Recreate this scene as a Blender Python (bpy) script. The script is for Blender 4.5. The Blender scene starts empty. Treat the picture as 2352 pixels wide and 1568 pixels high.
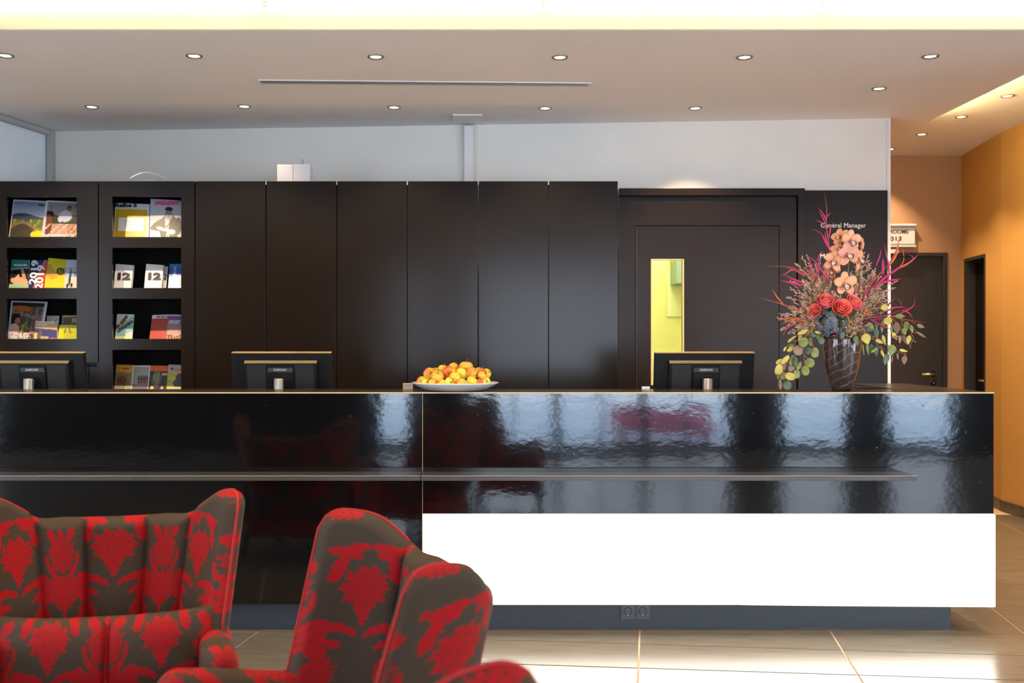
import bpy, math, random
import numpy as np
from mathutils import Vector, Matrix
random.seed(7); np.random.seed(7)
PI = math.pi
S = bpy.context.scene
C = S.collection
F = 2300.0; EYE = 1.354; CX = 1100.0; CY = 784.0

def at(px, py, d):
    """point seen at photograph pixel px,py at depth d (metres)"""
    return Vector(((px-CX)*d/F, d, EYE-(py-CY)*d/F))
def X(px, d): return (px-CX)*d/F
def Z(py, d): return EYE-(py-CY)*d/F

# ------------------------------------------------------------------ camera, world, lights, exposure
cam = bpy.data.cameras.new('camera'); co = bpy.data.objects.new('camera', cam); C.objects.link(co)
co.location = (0, 0, EYE); co.rotation_euler = (PI/2, 0, 0)
cam.sensor_width = 36; cam.lens = F/2352*36; cam.shift_x = (1176-CX)/2352
cam.dof.use_dof = True; cam.dof.focus_distance = 4.75; cam.dof.aperture_fstop = 3.2
cam.clip_start = 0.05
S.camera = co
S.view_settings.view_transform = 'Standard'; S.view_settings.look = 'None'
S.view_settings.gamma = 1; S.view_settings.exposure = 0.30
S.view_settings.use_curve_mapping = False
w = bpy.data.worlds.new('daylight'); S.world = w; w.use_nodes = True
bg = w.node_tree.nodes['Background']; bg.inputs[0].default_value = (0.70, 0.83, 1.0, 1); bg.inputs[1].default_value = 9.0
S.cycles.max_bounces = 8; S.cycles.diffuse_bounces = 4; S.cycles.glossy_bounces = 4
S.cycles.transmission_bounces = 6; S.cycles.transparent_max_bounces = 8
S.cycles.sample_clamp_indirect = 6.0; S.cycles.caustics_reflective = False; S.cycles.caustics_refractive = False
BACKY = -2.9
WIN = [(-1.24, -0.82), (-0.10, 0.94), (0.98, 1.99), (2.03, 3.05), (3.70, 4.50), (5.00, 5.80)]   # glazing in the wall behind the camera
def area(name, loc, rot, sx, sy, power, col, portal=False):
    l = bpy.data.lights.new(name, 'AREA'); l.shape = 'RECTANGLE'; l.size = sx; l.size_y = sy
    l.energy = power; l.color = col
    o = bpy.data.objects.new(name, l); o.location = loc; o.rotation_euler = rot; C.objects.link(o)
    if portal: l.cycles.is_portal = True
    return o
ADDED_SIDE = [(-3.4, -1.6), (-1.4, 0.4), (0.6, 2.4)]      # unseen openings added in both lobby side walls to let in more daylight
for a, b in ADDED_SIDE:
    area('window_portal', (-6.16, (a+b)/2, 1.45), (PI/2, 0, -PI/2), b-a, 2.5, 1, (1, 1, 1), True)
    area('window_portal', (7.16, (a+b)/2, 1.45), (PI/2, 0, PI/2), b-a, 2.5, 1, (1, 1, 1), True)
for a, b in WIN:
    area('window_portal', ((a+b)/2, BACKY-0.16, 1.33), (PI/2, 0, 0), b-a, 2.5, 1, (1, 1, 1), True)
SPOT = 110.0; WARM = (1.0, 0.74, 0.46)
COVE = 18.0; LOBBY_FILL = .8

# ------------------------------------------------------------------ materials
def mat(name, col, rough=0.5, metal=0.0, var=0.0, vscale=8.0, bump=0.0, bscale=60.0, spec=0.5, coat=0.0, emis=None, estr=0.0,
        stretch=None, attr=False, trans=0.0, ior=1.5, sheen=0.0, sss=0.0):
    m = bpy.data.materials.new(name); m.use_nodes = True
    nt = m.node_tree; n = nt.nodes; p = n['Principled BSDF']
    p.inputs['Base Color'].default_value = (*col, 1); p.inputs['Roughness'].default_value = rough
    p.inputs['Metallic'].default_value = metal; p.inputs['Specular IOR Level'].default_value = spec
    p.inputs['Coat Weight'].default_value = coat; p.inputs['Transmission Weight'].default_value = trans
    p.inputs['IOR'].default_value = ior; p.inputs['Sheen Weight'].default_value = sheen
    if emis: p.inputs['Emission Color'].default_value = (*emis, 1); p.inputs['Emission Strength'].default_value = estr
    tc = n.new('ShaderNodeTexCoord'); mp = n.new('ShaderNodeMapping'); nt.links.new(tc.outputs['Object'], mp.inputs[0])
    if stretch: mp.inputs['Scale'].default_value = stretch
    src = None
    if attr:
        a = n.new('ShaderNodeVertexColor'); a.layer_name = 'print'; src = a.outputs[0]
        nt.links.new(src, p.inputs['Base Color'])
    if var > 0:
        t = n.new('ShaderNodeTexNoise'); t.inputs['Scale'].default_value = vscale; t.inputs['Detail'].default_value = 4
        nt.links.new(mp.outputs[0], t.inputs[0])
        mx = n.new('ShaderNodeMix'); mx.data_type = 'RGBA'; mx.blend_type = 'MULTIPLY'; mx.inputs[0].default_value = 1
        r = n.new('ShaderNodeMapRange'); r.inputs[1].default_value = .25; r.inputs[2].default_value = .75
        r.inputs[3].default_value = 1-var; r.inputs[4].default_value = 1+var
        nt.links.new(t.outputs[0], r.inputs[0]); nt.links.new(r.outputs[0], mx.inputs[7])
        if src: nt.links.new(src, mx.inputs[6])
        else: mx.inputs[6].default_value = (*col, 1)
        nt.links.new(mx.outputs[2], p.inputs['Base Color'])
    if bump > 0:
        t = n.new('ShaderNodeTexNoise'); t.inputs['Scale'].default_value = bscale; t.inputs['Detail'].default_value = 3
        nt.links.new(mp.outputs[0], t.inputs[0])
        b = n.new('ShaderNodeBump'); b.inputs['Strength'].default_value = 1.0; b.inputs['Distance'].default_value = bump
        nt.links.new(t.outputs[0], b.inputs['Height']); nt.links.new(b.outputs[0], p.inputs['Normal'])
    return m
M = {}
M['wall'] = mat('white_plaster', (.80, .745, .66), .85, var=.03, vscale=3, bump=.0006, bscale=150)
M['ceil'] = mat('ceiling_paint', (.88, .83, .80), .8, var=.025, vscale=1.5)
M['fascia'] = mat('fascia_paint', (.85, .78, .50), .7, var=.02)
M['leftglass'] = mat('pale_blue_panel', (.84, .88, .90), .4, var=.02)
M['trimgrey'] = mat('grey_trim', (.42, .40, .37), .5, var=.03)
M['orange'] = mat('ochre_wall_paint', (.48, .245, .055), .75, var=.05, vscale=2)
M['brown'] = mat('tan_wall_paint', (.40, .225, .115), .8, var=.04, vscale=2)
M['cab'] = mat('dark_laminate', (.0075, .0048, .0032), .19, var=.05, vscale=40, spec=.22)
M['cabdoor'] = mat('dark_door_laminate', (.013, .0080, .0062), .27, var=.10, vscale=25, spec=.17, stretch=(6, 6, 1))
M['black_in'] = mat('niche_black', (.006, .005, .004), .7, var=.1, spec=.1)
M['gapblack'] = mat('seam_black', (.004, .004, .004), .7, var=.1)
M['doorgrey'] = mat('corridor_door_paint', (.026, .021, .019), .5, var=.06)
M['steel'] = mat('brushed_steel', (.62, .60, .57), .28, 1.0, var=.05, vscale=60)
M['brass'] = mat('brass_metal', (.75, .52, .22), .3, 1.0, var=.05)  # brass for door levers and socket earth clips
M['chrome'] = mat('chrome', (.8, .8, .8), .12, 1.0, var=.03)
M['edge'] = mat('beige_edge_band', (.60, .40, .18), .4, var=.08, vscale=30)
M['topblk'] = mat('worktop_laminate', (.030, .022, .016), .22, var=.3, vscale=12, bump=.0002, bscale=300, spec=.8)
M['plinth'] = mat('plinth_laminate', (.030, .034, .040), .5, var=.08, vscale=20, bump=.0002, bscale=200)
M['shelf'] = mat('footrail_laminate', (.05, .046, .044), .3, var=.15, vscale=25)
M['socket'] = mat('socket_plastic', (.050, .056, .066), .35, var=.04)
M['socketdark'] = mat('socket_holes', (.008, .008, .01), .5, var=.04)
M['benchpink'] = mat('pink_standin_bench', (.95, .25, .42), .6, var=.05)
M['desk'] = mat('pale_bounce_laminate', (.78, .72, .64), .5, var=.03)  # kept pale so the unseen desk and mat bounce light onto the soffit
M['paving'] = mat('pale_paving', (.62, .74, .86), .8, var=.05)
M['tile'] = mat('porcelain_tile', (.15, .122, .09), .24, var=.14, vscale=5, stretch=(1, 5, 1), bump=.0003, bscale=40, spec=.6)
M['grout'] = mat('beige_grout', (.55, .40, .26), .8, var=.08, vscale=30)
M['skirt'] = mat('dark_skirting_tile', (.07, .05, .035), .35, var=.1)
M['white_pl'] = mat('white_plastic', (.80, .74, .70), .4, var=.02)
M['lampring'] = mat('lamp_ring', (.30, .27, .24), .3, .7, var=.03)
M['lampglow'] = mat('lamp_glow', (1, .9, .7), .5, emis=(1, .84, .50), estr=8, var=.01)
M['coveglow'] = mat('cove_tube_glow', (1, .95, .8), .5, emis=(1, .78, .36), estr=COVE, var=.01)
M['corrglow'] = mat('corridor_tube_glow', (1, .9, .7), .5, emis=(1, .78, .38), estr=200, var=.01)
M['panelglow'] = mat('lit_acrylic', (.9, .9, .88), .35, emis=(1, .94, .80), estr=5.5, var=.01)
M['acrylic'] = mat('acrylic_edge', (.80, .74, .60), .3, emis=(1, .90, .66), estr=.45, var=.02)
M['black_pl'] = mat('black_plastic', (.008, .007, .006), .45, var=.1, vscale=50, spec=.2)
M['grey_pl'] = mat('grey_plastic', (.06, .052, .047), .4, var=.05, spec=.3)
M['monlit'] = mat('monitor_lit_edge', (.40, .25, .09), .3, var=.1)  # warm light on the black monitors' top edges, put into the colour as gold
M['porcelain'] = mat('cream_glazed_ceramic', (.80, .745, .68), .3, var=.03, vscale=30, coat=.3)
M['letter_w'] = mat('white_print', (.85, .85, .83), .5, var=.02)
M['letter_k'] = mat('black_print', (.012, .012, .012), .5, var=.02)
M['letter_m'] = mat('magenta_print', (.70, .02, .20), .5, var=.02)
M['letter_b'] = mat('blue_print', (.10, .28, .55), .5, var=.02)
M['letter_s'] = mat('silver_lettering', (.60, .56, .48), .4, .3, var=.02)
M['print'] = mat('printed_cover', (1, 1, 1), .35, attr=True, coat=.2, var=.02, vscale=60)
M['paper'] = mat('paper_edges', (.75, .72, .66), .7, var=.04, vscale=80)
M['yellow_wall'] = mat('yellow_film_wall', (.80, .79, .42), .6, var=.06, vscale=3)
M['office_white'] = mat('office_white', (.85, .88, .70), .5, var=.03)
M['office_grey'] = mat('office_grey', (.25, .33, .36), .5, var=.03)
M['fabric'] = mat('damask_fabric', (1, 1, 1), .72, attr=True, bump=.0007, bscale=900, spec=.2, var=.05, vscale=200)
M['fabricpipe'] = mat('red_piping', (.36, .02, .015), .7, var=.1, vscale=90, spec=.2)
M['woodleg'] = mat('dark_wood_leg', (.05, .025, .012), .35, var=.2, vscale=30)
M['apple'] = mat('apple_skin', (1, 1, 1), .32, attr=True, var=.10, vscale=90, coat=.25)
M['stem'] = mat('brown_stem', (.22, .10, .03), .6, var=.1)
M['leaf'] = mat('eucalyptus_leaf', (.22, .235, .045), .5, var=.3, vscale=25)
M['leafy'] = mat('yellow_eucalyptus_leaf', (.56, .42, .07), .5, var=.2, vscale=25)
M['leafb'] = mat('blue_green_eucalyptus_leaf', (.095, .125, .06), .5, var=.2, vscale=25)
M['leafp'] = mat('brownish_eucalyptus_leaf', (.27, .155, .085), .5, var=.2, vscale=25)
M['twig'] = mat('reddish_twig', (.42, .16, .05), .6, var=.15)
M['gstem'] = mat('green_stem', (.27, .30, .04), .5, var=.15)
M['statice'] = mat('pink_statice', (.80, .42, .37), .7, var=.3, vscale=60)
M['staticey'] = mat('cream_statice', (.84, .58, .24), .7, var=.3, vscale=60)
M['crim'] = mat('crimson_blade', (.62, .02, .12), .5, var=.25, vscale=30)
M['crimo'] = mat('orange_red_blade', (.72, .13, .03), .5, var=.2, vscale=30)
M['crimd'] = mat('dark_red_blade', (.22, .02, .02), .5, var=.2, vscale=30)
M['rose'] = mat('coral_rose_petal', (.95, .17, .11), .5, var=.14, vscale=30)
M['rose2'] = mat('pink_rose_petal', (.95, .17, .19), .5, var=.12, vscale=30)
M['orchid'] = mat('peach_orchid_petal', (.92, .40, .18), .5, var=.12, vscale=30)
M['orchidp'] = mat('rosy_orchid_petal', (.84, .33, .22), .5, var=.12, vscale=30)
M['lip'] = mat('orchid_lip', (.85, .66, .48), .5, var=.5, vscale=150)
M['lipd'] = mat('orchid_lip_rim', (.32, .03, .07), .5, var=.3, vscale=100)
M['hyd'] = mat('blue_hydrangea_petal', (.11, .14, .19), .6, var=.35, vscale=40)
M['hydg'] = mat('green_hydrangea_petal', (.20, .23, .14), .6, var=.35, vscale=40)
M['hydp'] = mat('mauve_hydrangea_petal', (.26, .14, .18), .6, var=.3, vscale=40)
M['water'] = mat('vase_water', (.5, .42, .35), .02, trans=1, ior=1.33)

def gloss_black():
    m = mat('black_high_gloss', (.0035, .003, .003), .04, spec=.7, ior=1.5)
    nt = m.node_tree; n = nt.nodes; p = n['Principled BSDF']
    p.inputs['Specular IOR Level'].default_value = .78
    tc = n.new('ShaderNodeTexCoord')
    hs = []
    for sc, str_, k in ((2.0, (1, 1, 1.4), .0011), (9, (1, 1, 1.6), .00032), (34, (1, 1, 1.6), .00011)):
        mp = n.new('ShaderNodeMapping'); mp.inputs['Scale'].default_value = str_
        nt.links.new(tc.outputs['Object'], mp.inputs[0])
        t = n.new('ShaderNodeTexNoise'); t.inputs['Scale'].default_value = sc; t.inputs['Detail'].default_value = 2
        nt.links.new(mp.outputs[0], t.inputs[0])
        mu = n.new('ShaderNodeMath'); mu.operation = 'MULTIPLY'; mu.inputs[1].default_value = k
        nt.links.new(t.outputs[0], mu.inputs[0]); hs.append(mu.outputs[0])
    a = n.new('ShaderNodeMath'); a.operation = 'ADD'; nt.links.new(hs[0], a.inputs[0]); nt.links.new(hs[1], a.inputs[1])
    a2 = n.new('ShaderNodeMath'); a2.operation = 'ADD'; nt.links.new(a.outputs[0], a2.inputs[0]); nt.links.new(hs[2], a2.inputs[1])
    b = n.new('ShaderNodeBump'); b.inputs['Strength'].default_value = 1; b.inputs['Distance'].default_value = 1.0
    nt.links.new(a2.outputs[0], b.inputs['Height']); nt.links.new(b.outputs[0], p.inputs['Normal'])
    # faint scuffs
    vor = n.new('ShaderNodeTexNoise'); vor.inputs['Scale'].default_value = 60; vor.inputs['Detail'].default_value = 6
    nt.links.new(tc.outputs['Object'], vor.inputs[0])
    r = n.new('ShaderNodeMapRange'); r.inputs[1].default_value = .70; r.inputs[2].default_value = .78
    r.inputs[3].default_value = .065; r.inputs[4].default_value = .3
    nt.links.new(vor.outputs[0], r.inputs[0]); nt.links.new(r.outputs[0], p.inputs['Roughness'])
    return m
M['gloss'] = gloss_black()

def glass_vase():
    m = mat('smoked_swirl_glass', (.60, .44, .39), .02, trans=.94, ior=1.45)
    nt = m.node_tree; n = nt.nodes; p = n['Principled BSDF']
    tc = n.new('ShaderNodeTexCoord'); mp = n.new('ShaderNodeMapping'); nt.links.new(tc.outputs['Object'], mp.inputs[0])
    mp.inputs['Rotation'].default_value = (0.25, 0.5, 0)
    wv = n.new('ShaderNodeTexWave'); wv.bands_direction = 'Z'; wv.inputs['Scale'].default_value = 9
    wv.inputs['Distortion'].default_value = 3.5; wv.inputs['Detail'].default_value = 3; wv.inputs['Detail Scale'].default_value = 1.5
    nt.links.new(mp.outputs[0], wv.inputs[0])
    r = n.new('ShaderNodeMapRange'); r.inputs[1].default_value = .965; r.inputs[2].default_value = 1.0
    r.inputs[3].default_value = .95; r.inputs[4].default_value = .70
    nt.links.new(wv.outputs[1], r.inputs[0]); nt.links.new(r.outputs[0], p.inputs['Transmission Weight'])
    return m
M['vase'] = glass_vase()

# ------------------------------------------------------------------ mesh helpers
class MB:
    def __init__(s): s.v = []; s.f = []; s.col = []
    def add(s, vs, fs):
        o = len(s.v); s.v += [tuple(v) for v in vs]; s.f += [tuple(i+o for i in f) for f in fs]; return s
    def box(s, x0, x1, y0, y1, z0, z1):
        vs = [(x0,y0,z0),(x1,y0,z0),(x1,y1,z0),(x0,y1,z0),(x0,y0,z1),(x1,y0,z1),(x1,y1,z1),(x0,y1,z1)]
        return s.add(vs, [(0,3,2,1),(4,5,6,7),(0,1,5,4),(1,2,6,5),(2,3,7,6),(3,0,4,7)])
    def obox(s, c, ax, ay, az):   # oriented box: centre and three half vectors
        vs = [c+sx*ax+sy*ay+sz*az for sz in (-1, 1) for sx, sy in ((-1,-1),(1,-1),(1,1),(-1,1))]
        return s.add(vs, [(0,3,2,1),(4,5,6,7),(0,1,5,4),(1,2,6,5),(2,3,7,6),(3,0,4,7)])
    def prism(s, pts, y0, y1):   # polygon in XZ extruded in Y
        n = len(pts)
        s.add([(x, y0, z) for x, z in pts]+[(x, y1, z) for x, z in pts],
              [tuple(range(n)), tuple(range(2*n-1, n-1, -1))]+[(i, i+n, (i+1) % n+n, (i+1) % n) for i in range(n)])
        return s
    def slab(s, pts, z0, z1):    # polygon in XY extruded in Z (pts counter-clockwise)
        n = len(pts)
        s.add([(x, y, z0) for x, y in pts]+[(x, y, z1) for x, y in pts],
              [tuple(range(n-1, -1, -1)), tuple(range(n, 2*n))]+[(i, (i+1) % n, (i+1) % n+n, i+n) for i in range(n)])
        return s
    def lathe(s, prof, seg=32, c=(0, 0, 0), axis='z', close=False):
        vs = []; n = len(prof)
        for i in range(seg):
            a = 2*PI*i/seg
            for r, h in prof:
                p = (r*math.cos(a), r*math.sin(a), h)
                if axis == 'y': p = (p[0], -p[2], p[1])
                if axis == 'x': p = (p[2], p[0], p[1])
                vs.append((p[0]+c[0], p[1]+c[1], p[2]+c[2]))
        fs = []
        for i in range(seg):
            for j in range(n-1):
                a, b = i*n+j, ((i+1) % seg)*n+j
                fs.append((a, b, b+1, a+1))
        return s.add(vs, fs)
    def tube(s, pts, rad, seg=6, cap=True):
        pts = [Vector(p) for p in pts]; n = len(pts)
        rs = rad if isinstance(rad, (list, tuple)) else [rad]*n
        vs = []; up = Vector((0, 0, 1))
        for i, p in enumerate(pts):
            t = (pts[min(i+1, n-1)]-pts[max(i-1, 0)]).normalized()
            a = t.cross(up)
            if a.length < .05: a = t.cross(Vector((1, 0, 0)))
            a.normalize(); b = t.cross(a)
            for k in range(seg):
                g = 2*PI*k/seg; vs.append(p+a*math.cos(g)*rs[i]+b*math.sin(g)*rs[i])
        fs = [(i*seg+k, i*seg+(k+1) % seg, (i+1)*seg+(k+1) % seg, (i+1)*seg+k) for i in range(n-1) for k in range(seg)]
        if cap: fs += [tuple(range(seg-1, -1, -1)), tuple((n-1)*seg+k for k in range(seg))]
        return s.add(vs, fs)
    def ball(s, c, r, seg=8, rings=6, sz=1.0):
        c = Vector(c); vs = [c+Vector((0, 0, r*sz))]
        for j in range(1, rings):
            ph = PI*j/rings
            for k in range(seg):
                th = 2*PI*k/seg; vs.append(c+Vector((r*math.sin(ph)*math.cos(th), r*math.sin(ph)*math.sin(th), r*sz*math.cos(ph))))
        vs.append(c-Vector((0, 0, r*sz))); L = len(vs)-1
        fs = [(0, 1+k, 1+(k+1) % seg) for k in range(seg)]
        for j in range(rings-2):
            for k in range(seg):
                a = 1+j*seg+k; b = 1+j*seg+(k+1) % seg; fs.append((a, a+seg, b+seg, b))
        a0 = 1+(rings-2)*seg
        fs += [(L, a0+(k+1) % seg, a0+k) for k in range(seg)]
        return s.add(vs, fs)
    def mesh(s, name):
        me = bpy.data.meshes.new(name); me.from_pydata([tuple(v) for v in s.v], [], s.f); me.update(); return me
    def build(s, name, m, parent=None, smooth=False, bevel=0, seg=2):
        me = s.mesh(name); return obj(name, me, m, parent, smooth, bevel, seg)
def obj(name, me, m, parent=None, smooth=False, bevel=0, seg=2):
    o = bpy.data.objects.new(name, me); C.objects.link(o)
    if m is not None: me.materials.append(M[m] if isinstance(m, str) else m)
    if parent is not None: o.parent = parent
    if smooth: me.polygons.foreach_set('use_smooth', [True]*len(me.polygons)); me.update()
    if bevel:
        b = o.modifiers.new('bevel', 'BEVEL'); b.width = bevel; b.segments = seg; b.limit_method = 'ANGLE'
        if not smooth: pass
    return o
def tag(o, label=None, cat=None, group=None, kind=None):
    if label: o['label'] = label
    if cat: o['category'] = cat
    if group: o['group'] = group
    if kind: o['kind'] = kind
    return o
def empty(name, loc=(0, 0, 0), rz=0, label=None, cat=None, group=None, kind=None):
    o = bpy.data.objects.new(name, None); C.objects.link(o); o.location = loc; o.rotation_euler = (0, 0, rz)
    o.empty_display_size = .05
    return tag(o, label, cat, group, kind)
def copy_tree(o, parent=None):
    c = o.copy(); C.objects.link(c); c.parent = parent
    for ch in list(o.children): copy_tree(ch, c)
    return c
def holes(x0, x1, z0, z1, y0, y1, hs, flip=False):
    """slab in XZ with rectangular holes; y0 = face towards the camera"""
    xs = sorted({x0, x1, *[h[0] for h in hs], *[h[1] for h in hs]}); xs = [x for x in xs if x0 <= x <= x1]
    zs = sorted({z0, z1, *[h[2] for h in hs], *[h[3] for h in hs]}); zs = [z for z in zs if z0 <= z <= z1]
    nx, nz = len(xs), len(zs)
    def solid(i, j):
        if i < 0 or j < 0 or i >= nx-1 or j >= nz-1: return False
        cx, cz = (xs[i]+xs[i+1])/2, (zs[j]+zs[j+1])/2
        return not any(h[0] < cx < h[1] and h[2] < cz < h[3] for h in hs)
    m = MB(); idx = {}
    def V(i, j, k):
        if (i, j, k) not in idx:
            idx[(i, j, k)] = len(m.v); m.v.append((xs[i], (y0, y1)[k], zs[j]))
        return idx[(i, j, k)]
    for i in range(nx-1):
        for j in range(nz-1):
            if not solid(i, j): continue
            m.f.append((V(i,j,0), V(i+1,j,0), V(i+1,j+1,0), V(i,j+1,0)))
            m.f.append((V(i,j,1), V(i,j+1,1), V(i+1,j+1,1), V(i+1,j,1)))
            if not solid(i-1, j): m.f.append((V(i,j,0), V(i,j+1,0), V(i,j+1,1), V(i,j,1)))
            if not solid(i+1, j): m.f.append((V(i+1,j,0), V(i+1,j,1), V(i+1,j+1,1), V(i+1,j+1,0)))
            if not solid(i, j-1): m.f.append((V(i,j,0), V(i,j,1), V(i+1,j,1), V(i+1,j,0)))
            if not solid(i, j+1): m.f.append((V(i,j+1,0), V(i+1,j+1,0), V(i+1,j+1,1), V(i,j+1,1)))
    return m
def text_mesh(body, size, bold=0.0, shear=0.0, depth=0.0004, align='CENTER', space=1.0, width=None):
    cu = bpy.data.curves.new('lettering', 'FONT'); cu.body = body; cu.size = size; cu.offset = bold*size; cu.shear = shear
    cu.extrude = depth; cu.align_x = align; cu.align_y = 'CENTER'; cu.space_character = space; cu.resolution_u = 3
    to = bpy.data.objects.new('lettering_src', cu); C.objects.link(to)
    dg = bpy.context.evaluated_depsgraph_get(); me = bpy.data.meshes.new_from_object(to.evaluated_get(dg))
    bpy.data.objects.remove(to); bpy.data.curves.remove(cu)
    n = len(me.vertices); co_ = np.zeros(n*3); me.vertices.foreach_get('co', co_); co_ = co_.reshape(-1, 3)
    if width and n:
        wd = co_[:, 0].max()-co_[:, 0].min(); co_[:, 0] *= width/wd
    # stand it up: text XY -> world XZ, facing -Y
    out = np.stack([co_[:, 0], -co_[:, 2], co_[:, 1]], 1); me.vertices.foreach_set('co', out.ravel()); me.update(); me.materials.clear()
    return me
def lettering(body, loc, size, m, parent=None, rot=(0, 0, 0), name='lettering', **k):
    me = text_mesh(body, size, **k); o = obj(name, me, m, parent); o.location = loc; o.rotation_euler = rot; return o
def vcol(me, cols):
    a = me.color_attributes.new('print', 'FLOAT_COLOR', 'POINT')
    c = np.ones((len(me.vertices), 4)); c[:, :3] = cols; a.data.foreach_set('color', c.ravel())
def lin(r, g, b):
    f = lambda c: (c/255/12.92) if c <= 10 else ((c/255+.055)/1.055)**2.4
    return (f(r), f(g), f(b))

# ================================================================== ROOM
ZS = EYE+1.55; ZU = EYE+1.68       # soffit underside and upper ceiling
DF = 4.99                          # front edge of the lowered soffit
def struct(m, name, mt, **k):
    o = m.build(name, mt, None, **k); o['kind'] = 'structure'; return o
# floor
T1, T2 = 0.172, 0.10
def fc(a, c):
    d = (c-T2*(a-T1*4.74))/(1+T2*T1); return (a+T1*(d-4.74), d)
fl = struct(MB().box(-6, 7, -4.0, 11.5, -.10, -.004), 'floor', 'grout')
cols_ = [0.762+.893*i for i in range(-8, 8)]; rows_ = [4.555+.335*k for k in range(-24, 20)]
rest = MB(); G = .0045; protos = None
for a in cols_:
    for c in rows_:
        q = [fc(a+G, c+G), fc(a+.893-G, c+G), fc(a+.893-G, c+.335-G), fc(a+G, c+.335-G)]
        mx = sum(p[0] for p in q)/4; md = sum(p[1] for p in q)/4
        if mx < -5.6 or mx > 6.6 or md < -3.9 or md > 11.2: continue
        if mx > 4.4 and md > 4.4: continue
        px = CX+mx*F/max(md, .5)
        if 3.75 < md < 9.2 and 380 < px < 2900:
            if protos is None:
                o0 = fc(a, c)
                protos = MB().slab([(x-o0[0], y-o0[1]) for x, y in q], -.006, 0).mesh('tile'); protos.materials.append(M['tile'])
            o = bpy.data.objects.new('tile', protos); C.objects.link(o); o.parent = fl; b = fc(a, c); o.location = (b[0], b[1], random.uniform(-.0006, 0.0004))
        else: rest.slab(q, -.006, 0)
ro = rest.build('tiles', 'tile', fl); ro['kind'] = 'stuff'
# ceilings
struct(MB().box(-6, 7, -4.0, 11.5, ZU, ZU+.12), 'ceiling', 'ceil')
SX = 2.046*1.55
WL = (-3.20, 7.40); WR = (2.835, 6.963)
def wallD(x): return WL[1]+(WR[1]-WL[1])*(x-WL[0])/(WR[0]-WL[0])
so = MB().slab([(-6, DF), (SX, DF), (SX, 7.45), (-6, 7.45)], ZS, ZU-.0015)
struct(so, 'ceiling_soffit', 'ceil')
struct(MB().box(-6, SX, DF-.012, DF-.0005, ZS+.001, ZU-.002), 'trim_1', 'fascia')
# main back wall (slanted), with an opening behind the office door
dv = Vector((WR[0]-WL[0], WR[1]-WL[1], 0)); Lw = dv.length; ang = math.atan2(dv.y, dv.x)
wb = holes(-2.9, Lw, 0, ZU, 0, .14, [(4.20, 4.98, -0.1, 2.1)])
o = struct(wb, 'wall_back', 'wall'); o.location = (WL[0], WL[1], 0); o.rotation_euler = (0, 0, ang)
struct(MB().box(WR[0]-.004, WR[0]+.02, WR[1]-.022, WR[1]+.14, 0, ZS), 'trim_2', 'white_pl', bevel=.002)
# left wall: pale panel wall with a frame
lw = MB().slab([(-3.20, 7.40), (-3.32, 7.40), (-3.70, 5.2), (-3.9, -4), (-3.8, -4), (-3.335, 6.83-.2)], 0, ZU)
struct(MB().slab([(-3.165, 7.40), (-3.35, 7.40), (-4.25, 3.4), (-4.10, 3.4)], 0, ZU), 'wall_left', 'leftglass')
lt = MB()
a1 = Vector((-3.155, 7.395, 0)); a2 = Vector((-4.05, 3.45, 0)); dl = (a2-a1); nl = Vector((-dl.y, dl.x, 0)).normalized()
if nl.x < 0: nl = -nl
lt.obox((a1+a2)/2+Vector((0, 0, ZS-.02))+nl*.01, dl/2, nl*.02, Vector((0, 0, .018)))
lt.box(-3.165, -3.125, 7.33, 7.395, 0, ZS-.002)
struct(lt, 'trim_3', 'trimgrey', bevel=.003)
struct(MB().box(-6, -4.06, 3.3, 3.44, 0, ZU), 'wall_left_return', 'wall')
sw = holes(-4, 3.3, 0, ZU, 0, .14, [(a, b, .2, 2.7) for a, b in ADDED_SIDE]); sw.v = [(-6+y, x, z) for x, y, z in sw.v]; sw.f = [f[::-1] for f in sw.f]
struct(sw, 'wall_left_lobby', 'wall')
# corridor
DB = 9.06
dx0, dx1, dzt = X(1950, DB), X(2175, DB), Z(580, DB)
struct(holes(2.6, 4.55, 0, ZU, DB, DB+.12, [(dx0, dx1, -.1, dzt)]), 'wall_corridor_end', 'brown')
struct(MB().box(WR[0]-.1, WR[0]-.005, WR[1]+.14, DB, 0, ZU), 'wall_corridor_left', 'wall')
c0, c1 = Vector((X(2208, DB), DB, 0)), Vector((4.195, 8.04, 0))
# doorway in the angled piece of the right wall
wr = MB()
def along(p, q, t): return p+(q-p)*t
tA, tB = .10, .62
pA, pB = along(c0, c1, tA), along(c0, c1, tB)
th = Vector((.13, 0, 0)); zd = 2.09
for p, q, z0, z1 in ((c0, pA, 0, ZU), (pB, c1, 0, ZU), (pA, pB, zd, ZU), (c1, Vector((4.19, 4.4, 0)), 0, ZU)):
    wr.slab([(p.x, p.y), (q.x, q.y), (q.x+.13, q.y), (p.x+.13, p.y)][::-1], z0, z1)
struct(wr, 'wall_right', 'orange')
struct(MB().box(4.19, 7, 4.28, 4.4, 0, ZU), 'wall_right_return', 'orange')
sw = holes(-4, 4.3, 0, ZU, 0, .14, [(a, b, .2, 2.7) for a, b in ADDED_SIDE]); sw.v = [(6.86+y, x, z) for x, y, z in sw.v]; sw.f = [f[::-1] for f in sw.f]
struct(sw, 'wall_right_lobby', 'wall')
sk = MB()
for p, q in ((c0, pA), (pB, c1), (c1, Vector((4.19, 4.4, 0)))):
    n_ = max(1, int((q-p).length/.3))
sk = MB().slab([(c1.x, c1.y), (c1.x-.014, c1.y), (4.176, 4.4), (4.19, 4.4)], .0, .085)
bb = struct(MB().slab([(pB.x, pB.y), (pB.x-.012, pB.y), (c1.x-.012, c1.y), (c1.x, c1.y)], 0, .085), 'baseboard_right', 'skirt')
yy = 4.42
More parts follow.
